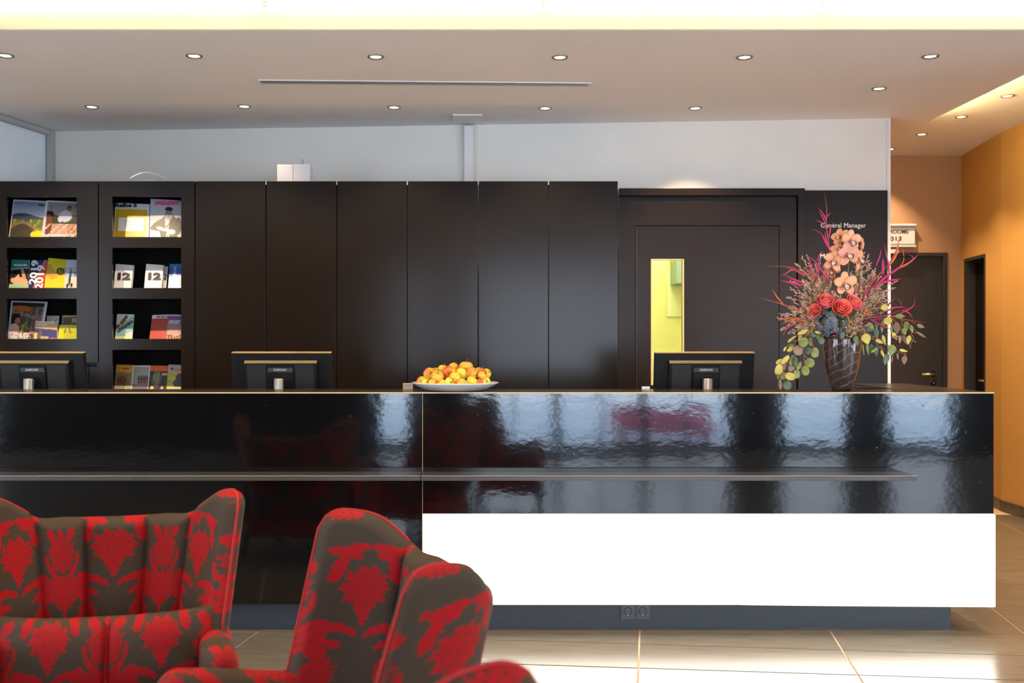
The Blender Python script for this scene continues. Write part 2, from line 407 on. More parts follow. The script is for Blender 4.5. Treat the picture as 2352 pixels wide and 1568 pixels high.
while yy < 8.0:
    MB().box(4.173, 4.188, yy, min(yy+.297, 8.03), 0.0005, .085).build('tile', 'skirt', bb); yy += .30
# black room behind the doorway + open door leaf
struct(MB().box(4.45, 5.2, 7.9, 8.0, 0, ZU).box(4.45, 5.2, 9.2, 9.3, 0, ZU).box(5.2, 5.3, 7.9, 9.3, 0, ZU), 'wall_side_room', 'black_in')
d3 = empty('door_3', (0, 0, 0), kind='structure')
nrm = Vector(((pB-pA).y, -(pB-pA).x, 0)).normalized()
if nrm.x < 0: nrm = -nrm
MB().obox((pA+pB)/2+nrm*.105+Vector((0, 0, 1.03)), (pB-pA)/2*.97, nrm*.02, Vector((0, 0, 1.02))).build('door_leaf', 'black_in', d3)
fr = MB()
for p in (pA, pB): fr.obox(p+nrm*.055+Vector((0, 0, zd/2)), (pB-pA).normalized()*.014, nrm*.06, Vector((0, 0, zd/2)))
fr.obox((pA+pB)/2+nrm*.055+Vector((0, 0, zd-.012)), (pB-pA)/2, nrm*.06, Vector((0, 0, .014)))
fr.build('door_frame', 'doorgrey', d3)
hp = along(pA, pB, .86)+nrm*.06
hb = MB().tube([hp+Vector((0, 0, 1.02)), hp-nrm*.05+Vector((0, 0, 1.02)), hp-nrm*.05+(pA-pB).normalized()*.11+Vector((0, 0, 1.02))], .009)
hb.build('door_handle', 'brass', d3, smooth=True)

# corridor end door
d2 = empty('door_2', (0, 0, 0), kind='structure')
MB().box(dx0+.03, dx1-.03, DB+.03, DB+.07, 0, dzt-.03).build('door_leaf', 'doorgrey', d2)
MB().box(dx0, dx0+.035, DB-.012, DB+.1, 0, dzt).box(dx1-.035, dx1, DB-.012, DB+.1, 0, dzt).box(dx0+.035, dx1-.035, DB-.012, DB+.1, dzt-.035, dzt).build('door_frame', 'doorgrey', d2, bevel=.003)
hx, hz = X(2146, DB), Z(859, DB)
MB().lathe([(0, 0), (.027, 0), (.027, .008), (0, .009)], 20, (hx, DB+.03, hz), 'y').build('handle_rosette', 'chrome', d2)
h = MB().tube([(hx, DB+.03, hz), (hx, DB-.03, hz), (hx-.02, DB-.035, hz), (hx-.13, DB-.035, hz-.001)], .0105, 8).build('door_handle', 'brass', d2, smooth=True)
MB().lathe([(0, 0), (.025, 0), (.025, .008), (.008, .009), (.008, .006), (0, .006)], 20, (hx, DB+.03, Z(879, DB)), 'y').build('lock_rosette', 'chrome', d2)
MB().box(X(1985, DB), X(2058, DB), DB-.06, DB-.013, Z(583, DB), Z(574, DB)).build('door_closer', 'white_pl', d2, bevel=.004)

# sign of the rooms
sgx0, sgx1, sgz0, sgz1 = X(1955, 9.0), X(2104, 9.0), Z(566, 9.0), Z(515, 9.0)
sg = empty('room_sign', (sgx0, 9.0, sgz0), label='white rectangular room sign with dark lettering above the corridor door', cat='sign')
MB().box(0, sgx1-sgx0, .02, .04, 0, sgz1-sgz0).build('board', 'white_pl', sg, bevel=.003)
MB().box(0, sgx1-sgx0+.004, .0, .045, sgz1-sgz0-.012, sgz1-sgz0+.004).box(0, sgx1-sgx0+.004, .0, .045, -.004, .012).build('rail', 'white_pl', sg, bevel=.002)
MB().box(0, sgx1-sgx0, .012, .02, .018, .026).box(0, sgx1-sgx0, .012, .02, sgz1-sgz0-.026, sgz1-sgz0-.018).build('groove_line', 'office_grey', sg)
lettering('ROOMS', (X(2067, 9)-sgx0, .018, Z(532, 9)-sgz0), .05, 'letter_k', sg, bold=.02, width=.165)
lettering('013', (X(2060, 9)-sgx0, .018, Z(548, 9)-sgz0), .056, 'letter_k', sg, bold=.02, width=.105)

# wall behind the camera with tall windows
struct(holes(-6, 7, 0, ZU, BACKY-.15, BACKY, [(a, b, .06, 2.60) for a, b in WIN]), 'wall_front', 'black_in')
for k, (a, b) in enumerate(WIN):
    wf = MB().box(a, a+.03, BACKY-.12, BACKY-.05, .06, 2.6).box(b-.03, b, BACKY-.12, BACKY-.05, .06, 2.6)
    wf.box(a+.03, b-.03, BACKY-.12, BACKY-.05, .06, .10).box(a+.03, b-.03, BACKY-.12, BACKY-.05, 2.56, 2.6)
    wo = struct(wf, 'window_%d' % (k+1), 'plinth')
    if b-a > .9: MB().box((a+b)/2-.02, (a+b)/2+.02, BACKY-.115, BACKY-.06, .10, 2.56).build('mullion', 'plinth', wo)

# ================================================================== WALL UNITS
DC = 6.5; CT = Z(416, DC)
seams = [-90, 226, 447.5, 611, 773.5, 935.5, 1098.5, 1260, 1420]
def nz(y0, y1): return (Z(y1, DC), Z(y0, DC))
nA = [(X(15, DC), X(176, DC), *nz(452, 544)), (X(15, DC), X(176, DC), *nz(569, 661)), (X(15, DC), X(176, DC), *nz(686, 778))]
nB = [(X(258, DC), X(416, DC), *nz(a, b)) for a, b in ((451, 544), (569, 661), (686, 778), (803, 896))]
cabs = []
order = ['far left', 'second from the left', 'next to the brochure niches', '', '', '', '', '']
dlabel = {2: 'tall dark cupboard right beside the brochure niches',
          3: 'tall dark cupboard behind the middle computer monitor',
          4: 'tall dark cupboard between the middle monitor and the apple bowl',
          5: 'tall dark cupboard directly behind the apple bowl',
          6: 'tall dark cupboard just right of the apple bowl with bluish sheen',
          7: 'tall dark cupboard at the right end of the row beside the door portal'}
for i in range(8):
    x0, x1 = X(seams[i], DC), X(seams[i+1], DC); g = .0035
    lab = {0: 'dark brochure cabinet at the left edge with three open niches', 1: 'dark brochure cabinet with four open niches one above another'}.get(i) or dlabel[i]
    r = empty('brochure_cabinet' if i < 2 else 'cupboard', ((x0+x1)/2, DC, 0), label=lab, cat='cabinet', group='dark wall cabinets behind the reception desk')
    ox = (x0+x1)/2; w2 = (x1-x0)/2
    if i < 2:
        hh = [(a-ox, b-ox, c, d) for a, b, c, d in (nA if i == 0 else nB)]
        zb = Z(832, DC) if i == 0 else .1
        holes(-w2+g, w2-g, zb, CT, 0, .022, hh).build('front_panel', 'cab', r)
        # carcass: sides, back, top, bottom
        MB().box(-w2, -w2+.02, .024, .40, .1, CT-.004).box(w2-.02, w2, .024, .40, .1, CT-.004).box(-w2+.02, w2-.02, .38, .40, .1, CT-.004) \
            .box(-w2+.02, w2-.02, .024, .38, CT-.024, CT-.004).build('carcass', 'cab', r)
        for a, b, c, d in hh:
            sh = MB().box(-w2+.021, w2-.021, .0225, .30, c-.035, c-.018).build('shelf_board', 'black_in', r)
            nb = MB().box(-w2+.021, w2-.021, .30, .31, c-.035, d+.03)
            nb.build('niche_lining', 'black_in', r)
        if i == 0:
            MB().box(-w2+.021, w2-.021, .08, .10, .1, zb-.03).build('lower_back', 'cab', r)
            MB().box(w2-.105, w2-.099, .05, .056, .3, zb-.01).build('steel_post', 'steel', r)
    else:
        MB().box(-w2+g, w2-g, 0, .022, .1, CT).build('door', 'cab', r, bevel=.0012)
        MB().box(-w2+.001, w2-.001, .024, .40, .1, CT-.004).build('carcass', 'gapblack', r)
        MB().box(w2-g-.0005, w2+g+.0005 if i < 7 else w2, .001, .023, CT-.022, CT-.004).build('top_clip', 'edge', r)
    MB().box(-w2, w2, .05, .38, 0, .098).build('plinth', 'black_in', r)
    cabs.append(r)

# office door portal, leaf with narrow glazing
DP = 6.93
px0, px1 = X(1421, DP), X(1847, DP); pz = Z(433, DP)
d1 = empty('door_1', (0, 0, 0), kind='structure')
gx0, gx1, gz1, gz0 = X(1495.5, DP), X(1570.5, DP), Z(595, DP), Z(884, DP)
fx = X(1831, DP); fz = Z(450, DP); lx0, lx1, lz = X(1460.5, DP), X(1789, DP), Z(519, DP)
MB().prism([(px0, fz), (px0, pz), (px1, pz), (px1, 0), (fx, 0), (fx, fz)], DP-.02, DP+.06).build('door_frame', 'cabdoor', d1, bevel=.002)
holes(px0, fx-.006, 0, fz-.008, DP-.002, DP+.03, [(lx0-.004, lx1+.004, -.1, lz+.004)]).build('door_surround', 'cabdoor', d1)
holes(lx0+.001, lx1, .01, lz-.001, DP, DP+.04, [(gx0, gx1, gz0, gz1)]).build('door_leaf', 'cabdoor', d1)
MB().box(px0, fx, DP+.031, DP+.04, fz-.02, fz).box(fx-.008, fx, DP+.031, DP+.04, 0, fz).box(px0, gx0-.06, DP+.0405, DP+.05, 0, fz).box(gx1+.06, fx, DP+.0405, DP+.05, 0, fz).box(gx0-.06, gx1+.06, DP+.0405, DP+.05, gz1+.06, fz).build('dark_backing', 'gapblack', d1)
MB().box(lx0+.0005, lx0+.0035, DP-.0035, DP-.0005, .9, lz).build('edge_strip', 'woodleg', d1)
MB().box(gx0-.001, gx0+.006, DP-.002, DP+.04, gz0, gz1).box(gx1-.008, gx1+.001, DP-.002, DP+.04, gz0, gz1).box(gx0+.006, gx1-.008, DP-.002, DP+.04, gz1-.006, gz1+.001).box(gx0+.006, gx1-.008, DP-.002, DP+.04, gz0-.001, gz0+.006).build('glazing_bead', 'edge', d1)
gm = mat('door_glass', (.97, .96, .62), .03, trans=1.0, ior=1.02, spec=.3)
MB().box(gx0+.006, gx1-.008, DP+.018, DP+.022, gz0+.006, gz1-.006).build('pane', gm, d1)
# lit office behind the glazing
struct(MB().box(1.0, 2.6, 8.75, 8.85, 0, 2.7).box(.95, 1.0, 7.3, 8.75, 0, 2.7).box(2.6, 2.65, 7.3, 8.75, 0, 2.7).box(1.0, 2.6, 7.3, 8.75, 2.7, 2.75), 'wall_office', 'yellow_wall')
area('office_ceiling_light', (1.75, 8.0, 2.65), (0, 0, 0), 1.0, .8, 26, (1, .98, .88))
ofc = X(1500, 8.7)
cl = empty('wall_cupboard', (X(1560, 8.7), 8.74, Z(610, 8.7)), label='small grey cupboard on the yellow office wall seen through the door glazing', cat='cupboard')
MB().box(-.07, .16, -.28, 0, -.17, .10).build('body', 'office_grey', cl, bevel=.004)
MB().box(-.03, .13, -.285, -.281, -.02, .06).build('front_label', 'office_white', cl)
pp = empty('paper_chart', (X(1516, 8.7), 8.745, Z(860, 8.7)), label='pale paper chart low on the yellow office wall', cat='poster')
MB().box(-.10, .16, -.006, 0, -.20, .20).build('sheet', 'office_white', pp)
pp2 = empty('paper_poster', (X(1540, 8.7), 8.745, Z(700, 8.7)), label='pale poster at eye level on the yellow office wall', cat='poster')
MB().box(-.02, .12, -.006, 0, -.10, .30).build('sheet', 'office_white', pp2)
# dark panel right of the portal, lettered
pr = struct(MB().box(px1+.002, WR[0]-.006, DP, DP+.022, 0, Z(437, DP)), 'wall_panel', 'cabdoor')
lettering('General Manager', (X(1938, 6.92), DP-.001, Z(517.5, 6.92)), .046, 'letter_s', pr, bold=.0, depth=.0008, width=X(1990, 6.92)-X(1886, 6.92))
lettering('M', (X(1890, 6.92), DP-.001, Z(588, 6.92)), .046, 'letter_s', pr, bold=.0, depth=.0008)
lettering('y', (X(1984, 6.92), DP-.001, Z(590, 6.92)), .046, 'letter_s', pr, bold=.0, depth=.0008)

# ================================================================== CEILING FITTINGS
def downlight(px, py, H, label, warmth=1.0, tilt=0.0, spot=True, group='recessed ceiling downlights'):
    d = H*F/(CY-py); x = X(px, d); z = EYE+H
    r = empty('downlight', (x, d, z), rz=0, label=label, cat='ceiling light', group=group)
    MB().lathe([(.030, -.001), (.036, -.006), (.043, -.006), (.046, 0), (.030, 0)], 28).build('ring', 'lampring', r, smooth=True)
    cup = MB().lathe([(.030, -.0015), (.027, -.0005), (.020, -.003), (0.0, -.0045)], 24).build('lamp', 'lampglow', r, smooth=True)
    if spot:
        l = bpy.data.lights.new('lamp_beam', 'SPOT'); l.energy = SPOT*warmth; l.color = WARM; l.spot_size = math.radians(96); l.spot_blend = .55
        l.shadow_soft_size = .022
        o = bpy.data.objects.new('lamp_beam', l); C.objects.link(o); o.parent = r; o.location = (0, 0, -.02); o.rotation_euler = (tilt, 0, 0)
    return r
r1 = ['at the left edge of the frame', 'second from the left', 'third from the left', 'fourth from the left', 'fifth from the left', 'rightmost']
for k, (px, py) in enumerate([(12, 127), (446, 128), (863, 130), (1286, 131), (1710, 131), (2137, 129)]):
    downlight(px, py, 1.55, 'round recessed downlight in the front ceiling row, %s' % r1[k], 1.15, tilt=math.radians(22))
r2 = ['above the brochure cabinets', 'left of the air slot end', 'below the middle of the air slot', 'right of the ceiling plate', 'above the office door']
for k, (px, py) in enumerate([(211, 245), (561, 244), (905, 246), (1252, 248), (1597, 248)]):
    downlight(px, py, 1.55, 'round recessed downlight in the rear ceiling row, %s' % r2[k], .6 if k == 4 else .25)
downlight(2019, 203, 1.55, 'round recessed downlight alone between the two ceiling rows at right', .7)
for k, (px, py) in enumerate([(2314, 220), (2208, 268), (2117, 308), (2044, 342)]):
    downlight(px, py, 1.68, 'small recessed downlight in the corridor ceiling, %s' % ['nearest the camera', 'second nearest', 'third nearest', 'farthest at the corner trim'][k], .55, group='corridor downlights')
for k, xl in enumerate((-2.4, -1.2, 0.0, 1.2, 2.4, 3.6)):  # unseen row added for warm frontal light on flowers, apples and chairs
    r = downlight(1100, 100, 1.68, 'unseen lobby downlight added in the upper ceiling before the counter, %s' % ['leftmost', 'second from left', 'third from left', 'third from right', 'second from right', 'rightmost'][k], LOBBY_FILL, group='added lobby downlights')
    r.location = (xl, 3.3, ZU)
# stand-in bench added outside the windows for a pink reflection in the counter
bn = empty('bench', (2.5, -4.4, 0), label='low pink stand-in bench added outside the windows for its mirror image in the counter', cat='bench')
MB().box(-.7, .7, -.22, .22, .10, .26).build('seat', 'benchpink', bn, bevel=.03, seg=3)
MB().box(-.7, .7, -.24, -.16, .26, .44).build('backrest', 'benchpink', bn, bevel=.02, seg=3)
for sx in (-.6, .6):
    for sy in (-.17, .17): MB().box(sx-.03, sx+.03, sy-.03, sy+.03, 0, .10).build('leg', 'steel', bn)
struct(MB().box(-12, 14, -14, BACKY-.16, -.12, -.02), 'pavement', 'paving')
struct(MB().box(-4.0, 2.0, 5.56, 6.52, .0005, .006), 'floor_bounce_mat', 'desk')  # pale mat added out of view to bounce lamp light up
# slot diffuser
A_ = Vector((X(595, 5.97), 5.97, ZS)); B_ = Vector((X(1356, 6.04), 6.04, ZS)); dd = B_-A_; sl = dd.length
sd = empty('air_slot', A_, rz=math.atan2(dd.y, dd.x), label='long narrow metal air slot in the lowered ceiling', cat='vent')
MB().box(0, sl, -.045, -.033, -.006, -.0005).box(0, sl, .033, .045, -.006, -.0005).box(0, .012, -.033, .033, -.006, -.0005).box(sl-.012, sl, -.033, .033, -.006, -.0005).build('frame', 'white_pl', sd)
MB().box(.012, sl-.012, -.033, .033, -.0015, -.0006).build('dark_slot', 'gapblack', sd)
for yy in (-.017, 0, .017): MB().box(.012, sl-.012, yy-.004, yy+.004, -.007, -.0016).build('slat', 'steel', sd)
pl = tag(MB().box(X(1040, 6.9), X(1108, 6.9), 6.82, 6.99, ZS-.012, ZS-.0005).build('ceiling_plate', 'white_pl', bevel=.004), 'flat white cover plate on the ceiling above the wall duct', 'cover plate')
dW = wallD(X(1077, 7.2))-.02
du = empty('wall_duct', (X(1076.5, dW), dW, CT), label='white vertical cable duct on the wall above the cupboards', cat='duct')
MB().box(-.032, .032, -.02, .012, -.1, Z(288, dW)-CT-.006).build('channel', 'white_pl', du, bevel=.002)
MB().box(-.030, .030, -.026, .012, Z(288, dW)-CT-.006, Z(288, dW)-CT).build('end_cap', 'trimgrey', du)
# cove tubes: on the fascia front (seen at the very top) and on the soffit's right side
def cove(x0, x1, n, y, lab, grp):
    step = (x1-x0)/n
    for k in range(n):
        r = empty('cove_tube', (x0+step*k, y, ZU-.012), label=lab[k], cat='tube light', group=grp)
        MB().tube([(.012, 0, 0), (step-.012, 0, 0)], .008, 10).build('tube', 'coveglow', r, smooth=True)
        MB().box(.0, .012, -.008, .008, -.008, .011).build('cap', 'white_pl', r); MB().box(step-.012, step, -.008, .008, -.008, .011).build('cap', 'white_pl', r)
cove(-2.44, 3.08, 4, DF-.030, ['lit cove tube at the top left over the fascia', 'lit cove tube left of centre over the fascia', 'lit cove tube right of centre over the fascia', 'lit cove tube at the top right over the fascia'], 'cove tubes along the fascia')
for k in range(4):
    r = empty('cove_tube', (SX+.034, 5.05+.58*k, ZS+.040), label='warm cove tube on the corridor side of the soffit, %s' % ['at its front end', 'second from the front', 'second from the back', 'at its back end'][k], cat='tube light', group='cove tubes on the corridor side')
    MB().tube([(0, .02, 0), (0, .54, 0)], .008, 10).build('tube', 'corrglow', r, smooth=True)
    MB().box(-.033, .006, 0, .56, -.016, -.010).build('bracket', 'white_pl', r)

# things on top of the cupboards
bx1 = tag(MB().box(X(638, 6.7), X(674.5, 6.7), 6.68, 6.78, CT, Z(379, 6.7)).build('junction_box', 'white_pl', bevel=.004), 'white square box standing on the cupboards, left of the pair', 'box', 'white boxes on the cupboards')
bx2 = tag(MB().box(X(676, 6.7), X(714, 6.7), 6.67, 6.78, CT, Z(378, 6.7)).build('junction_box', 'white_pl', bevel=.004), 'white square box standing on the cupboards, right of the pair', 'box', 'white boxes on the cupboards')
tag(MB().tube([(X(688, 7.2), wallD(X(688, 7.2))-.004, Z(376, 7.2)), (X(693, 7.2), wallD(X(693, 7.2))-.008, Z(370, 7.2)), (X(692, 7.2), wallD(X(692, 7.2))-.004, Z(363, 7.2))], .0025).build('wall_hook', 'trimgrey', smooth=True), 'tiny grey hook on the wall above the white boxes', 'hook')
cb = MB(); pts = []
for k in range(26):
    t = k/25; pts.append(at(298+82*t, 410-14*math.sin(PI*t*1.0)*(1 if t < .6 else .9), 6.72))
cb.tube([(p.x, p.y, max(p.z, CT+.004)) for p in pts], .004, 6)
cb.tube([(p.x+.01*math.sin(k), p.y+.03, max(CT+.004, CT+.045*math.sin(PI*k/25))) for k, p in enumerate(pts)], .0035, 6)
cb.tube([(X(295+k*9, 6.68), 6.66+.02*math.sin(k), CT+.004+.008*abs(math.sin(k*.9))) for k in range(15)], .005, 6)
tag(cb.build('cable_bundle', 'white_pl', smooth=True), 'looped white cable bundle lying on the left cabinets', 'cable')
tag(MB().box(X(106, 6.7), X(155, 6.7), 6.62, 6.74, CT, CT+.018).build('flat_box', 'white_pl', bevel=.004), 'flat white box lying on the leftmost cabinet', 'box')

# ================================================================== RECEPTION COUNTER
D0 = 4.64; TZ = Z(900.5, D0); XR = X(2282, D0); XS = X(970.5, D0); XL = -4.3; LB = 4.945; pz0 = Z(1387, D0)
ct = empty('reception_counter', (0, D0, 0), label='long high-gloss black reception counter with a glowing white lower panel', cat='counter')
def cpart(m, name, mt, **k):
    o = m.build(name, mt, ct, **k); o.location = (0, -D0, 0); return o
zl1 = Z(1181, D0)
cpart(MB().box(XL, XS-.0012, D0, D0+.03, pz0, TZ-.006), 'front_panel', 'gloss')
cpart(MB().box(XS+.0012, XR, D0, D0+.03, zl1+.003, TZ-.006), 'front_panel', 'gloss')
cpart(MB().box(XS-.0011, XS+.0011, D0+.001, D0+.02, pz0, TZ-.006), 'joint_strip', 'edge')
cpart(MB().slab([(XL, D0), (XR, D0), (XR, 5.62), (2.085, 5.62), (2.06, LB), (XL, LB)], TZ-.0054, TZ), 'worktop', 'topblk')
cpart(MB().box(XL, XR+.002, D0-.0025, D0-.0002, TZ-.0055, TZ+.0005), 'edge_strip', 'edge')
cpart(MB().box(XR-.0295, XR-.0002, D0+.031, 5.60, .14, TZ-.026), 'end_panel', 'gloss')
cpart(MB().box(2.10, XR-.03, 5.57, 5.60, 0, TZ-.026), 'back_panel', 'gloss')
cpart(MB().box(XL, XR-.03, D0+.031, D0+.05, 0.14, TZ-.026), 'core', 'black_in')
cpart(MB().box(XL, 2.05, LB-.04, LB-.01, .73, TZ-.026), 'ledge_back', 'black_in')
cpart(MB().box(XL, 2.05, LB-.01, 5.75, .73, .76), 'desk_surface', 'desk')
# glowing panel, slightly sagging along its lower edge
nseg = 60; vs = []
def sag(t): return -.011*max(0, (t-.55)/.45)**.7*(1 if t > .55 else 0)
lp = MB()
for k in range(nseg+1):
    t = k/nseg; x = XS+.002+(XR+.002-XS-.002)*t
    lp.v += [(x, D0-.004, pz0+sag(t)), (x, D0-.004, zl1), (x, D0+.028, zl1), (x, D0+.028, pz0+sag(t))]
for k in range(nseg):
    a = 4*k; b = a+4
    lp.f += [(a, b, b+1, a+1), (a+1, b+1, b+2, a+2), (a+2, b+2, b+3, a+3), (a+3, b+3, b, a)]
lp.f += [(0, 1, 2, 3), (4*nseg+3, 4*nseg+2, 4*nseg+1, 4*nseg)]
cpart(lp, 'light_panel', 'panelglow')
ed = MB()
for k in range(nseg):
    t0, t1 = k/nseg, (k+1)/nseg
    xa, xb = [XS+.002+(XR-XS)*t for t in (t0, t1)]
    za, zb = pz0+sag(t0), pz0+sag(t1)
    ed.add([(xa, D0-.0055, za-.002), (xb, D0-.0055, zb-.002), (xb, D0-.0055, zb+.006), (xa, D0-.0055, za+.006), (xa, D0+.03, za-.002), (xb, D0+.03, zb-.002)],
           [(0, 1, 2, 3), (0, 4, 5, 1)])
ed.box(XR+.0022, XR+.0065, D0-.0055, D0+.03, pz0-.012, zl1-.001)
cpart(ed, 'panel_edge', 'acrylic')
DPn = 4.742
cpart(MB().box(XL, X(2184, DPn), DPn, 5.55, 0, pz0+.012), 'plinth', 'plinth')
# foot/bag rails
zs = Z(1092, 4.49); xr2 = X(2107, 4.49)
cpart(MB().box(XL, XS-.002, 4.49, D0-.001, zs-.023, zs-.0015), 'bag_rail', 'shelf', bevel=.001)
cpart(MB().box(XS+.002, xr2, 4.49, D0-.001, zs-.023, zs-.0015), 'bag_rail', 'shelf', bevel=.001)
cpart(MB().box(XL, XS-.002, 4.4885, 4.4915, zs-.0016, zs).box(XS+.002, xr2, 4.4885, 4.4915, zs-.0016, zs), 'rail_edge', 'edge')
# power sockets in the plinth
for k, pxs in enumerate((1441.5, 1475.5)):
    cx_, cz_ = X(pxs, DPn), Z(1402, DPn)
    so_ = cpart(MB().box(cx_-.0345, cx_+.0345, DPn-.006, DPn-.0005, cz_-.040, cz_+.034), 'socket', 'socket', bevel=.0015)
    q = holes(cx_-.0265, cx_+.0265, cz_-.0265, cz_+.0265, DPn-.0085, DPn-.0062, []).build('socket_insert', 'socket', so_, bevel=.0008)
    MB().lathe([(0, .0088), (.0165, .0088), (.0185, .0092), (.0195, .0088), (.0200, .0084)], 28, (cx_, DPn, cz_), 'y').build('socket_well', 'socketdark', so_)
    MB().lathe([(0, .0096), (.0155, .0094), (.0162, .0086)], 28, (cx_, DPn, cz_), 'y').build('well_floor', 'socket', so_)
    MB().lathe([(0, .0102), (.0026, .0100)], 12, (cx_-.0095, DPn, cz_+.002), 'y').lathe([(0, .0102), (.0026, .0100)], 12, (cx_+.0095, DPn, cz_+.002), 'y').build('pin_hole', 'socketdark', so_)
    MB().box(cx_-.002, cx_+.002, DPn-.012, DPn-.0088, cz_-.019, cz_-.0145).build('earth_clip', 'brass', so_)

# ================================================================== MONITORS
def monitor():
    r = empty('monitor', (0, 0, 0))
    W, H = .257, .163
    a = math.radians(9)
    tilt = Matrix.Translation((0, .0, .36)) @ Matrix.Rotation(a, 4, 'X')     # screen leans away from the staff; back faces the camera
    def tr(m): m.v = [tuple(tilt @ Vector(v)) for v in m.v]; return m
    h = tr(MB().box(-W, W, -.012, .022, -H, H-.003)).build('housing', 'black_pl', r, bevel=.003)
    tr(MB().box(-W, W, -.013, .020, H-.0028, H+.001)).build('top_bezel', 'monlit', r)
    tr(MB().box(-W+.012, W-.012, .0225, .0235, -H+.015, H-.015)).build('screen', 'gapblack', r)
    m = MB(); zt = H-.044
    m.add([(-.19, -.013, zt+.004), (.19, -.013, zt+.004), (.185, -.040, zt-.006), (-.185, -.040, zt-.006), (-.19, -.013, -H+.01), (.19, -.013, -H+.01), (.185, -.040, -H+.02), (-.185, -.040, -H+.02)],
          [(0, 1, 2, 3), (3, 2, 6, 7), (4, 7, 6, 5), (0, 3, 7, 4), (1, 5, 6, 2)])
    hump = tr(m).build('rear_cover', 'black_pl', r, bevel=.002)
    tr(MB().box(-.186, .186, -.0415, -.014, zt-.0065, zt+.0045)).build('cover_edge', 'monlit', r)
    vt = MB()
    for sx in (-1, 1):
        for k in range(22):
            zz = zt-.018-.0058*k
            vt.box(min(sx*.075, sx*.172), max(sx*.075, sx*.172), -.0435, -.0402, zz, zz+.0026)
    tr(vt).build('vent_ribs', 'grey_pl' , r)['kind'] = 'stuff'
    lb = tr(MB().prism([(-.066, zt-.052), (.066, zt-.052), (.062, zt-.028), (-.062, zt-.028)], -.054, -.0405)).build('maker_badge', 'grey_pl', r, bevel=.002)
    le = lettering('SAMSUNG', tilt @ Vector((0, -.0548, zt-.038)), .014, 'letter_s', lb, rot=(a, 0, 0), bold=.03, depth=.0003, width=.066)
    tr(MB().box(-.066, .066, -.050, -.0405, zt-.16, zt-.054)).build('mount_plate', 'black_pl', r, bevel=.004)
    tr(MB().lathe([(.0, .0), (.020, 0), (.018, .015), (0, .016)], 24, (0, -.05, zt-.10), 'y')).build('hinge', 'black_pl', r, smooth=True)
    MB().lathe([(0, .0), (.105, 0), (.105, .008), (.03, .016), (.0, .016)], 36, (0, -.02, .0)).build('foot', 'black_pl', r, smooth=False, bevel=.001)
    MB().lathe([(.026, .014), (.026, .385), (.023, .388), (0, .388)], 32, (0, -.095, 0)).build('neck', 'steel', r, smooth=True)
    MB().box(-.03, .03, -.12, -.02, .005, .02).build('neck_base', 'black_pl', r, bevel=.004)
    MB().box(-.02, .02, -.10, -.03, .29, .33).build('neck_arm', 'black_pl', r, bevel=.004)
    return r
mo = monitor()
MD = 5.20
# top of monitor should be seen at y=806 -> z
zt_target = Z(808, MD); zoff = zt_target-(.36+.163)
for k, (cxp, rz, lab) in enumerate([(649, 0, 'black computer monitor seen from behind, in the middle beside the apple bowl'),
                               (88, math.radians(-4), 'black computer monitor seen from behind, cut off by the left edge'),
                               (1615.5, 0, 'black computer monitor seen from behind, in front of the office door')]):
    o = mo if k == 0 else copy_tree(mo)
    o.location = (X(cxp, MD), MD, .76); o.rotation_euler = (0, 0, rz)
    tag(o, lab, 'monitor', 'computer monitors on the reception desk')
MZ = zoff-.76
def shift_monitor():
    seen = set()
    for ob in bpy.data.objects:
        if ob.name.startswith('monitor') and ob.parent is None:
            for chd in ob.children_recursive:
                if chd.name.split('.')[0] in ('foot', 'neck_base'): continue
                if chd.name.startswith('lettering'): chd.location.z += MZ; continue
                if chd.data.name in seen: continue
                seen.add(chd.data.name); chd.data.transform(Matrix.Translation((0, 0, MZ)))
shift_monitor()
# neck now must reach the foot
for ob in list(bpy.data.objects):
    if ob.name == 'neck':
        for v in ob.data.vertices:
            if v.co.z < .2: v.co.z = .012
# small things on the desk edge
fr = empty('card_holder', (X(936.5, 4.9), LB-.03, TZ), label='small beige square card frame standing on the counter left of the apple bowl', cat='frame')
wq = X(948, 4.9)-X(925, 4.9)
holes(-wq/2, wq/2, .0, .031, 0, .006, [(-wq/2+.009, wq/2-.009, .006, .0225)]).build('frame', 'edge', fr, bevel=.001)
MB().box(-wq/2+.009, wq/2-.009, .003, .005, .006, .0225).build('card', 'trimgrey', fr)
er = tag(MB().box(X(1467, 5.0), X(1485, 5.0), 4.90, 4.915, TZ, Z(887, 4.92)).build('eraser', 'white_pl', bevel=.003, seg=3), 'small pale eraser-shaped block on the counter left of the right monitor', 'block')

# ================================================================== PRINTED MATTER
def grid_cover(pbl, pbr, ptl, ptr, nu, nv, fn):
    """front face with a print computed per vertex; fn(u,v)->rgb with v up"""
    u, v = np.meshgrid(np.linspace(0, 1, nu), np.linspace(0, 1, nv))
    P = ((1-u)*(1-v))[..., None]*np.array(pbl)+(u*(1-v))[..., None]*np.array(pbr)+((1-u)*v)[..., None]*np.array(ptl)+(u*v)[..., None]*np.array(ptr)
    # gentle curl of the paper
    curl = .004*np.sin(PI*u)*v; P[..., 1] -= curl
    me = bpy.data.meshes.new('cover')
    i = np.arange(nu*nv).reshape(nv, nu)
    f = np.stack([i[:-1, :-1], i[:-1, 1:], i[1:, 1:], i[1:, :-1]], -1).reshape(-1, 4)
    me.from_pydata(P.reshape(-1, 3).tolist(), [], f.tolist()); me.update()
    col = np.clip(fn(u, v), 0, 1).reshape(-1, 3); vcol(me, col)
    return me
def base(u, c): return np.ones(u.shape+(3,))*np.array(lin(*c))
def paint(img, mask, c, soft=None):
    m = np.clip(mask, 0, 1)[..., None] if mask.dtype != bool else mask[..., None].astype(float)
    img[:] = img*(1-m)+np.array(lin(*c))*m
def rect(u, v, a, b, c, d): return (u > a) & (u < b) & (v > c) & (v < d)
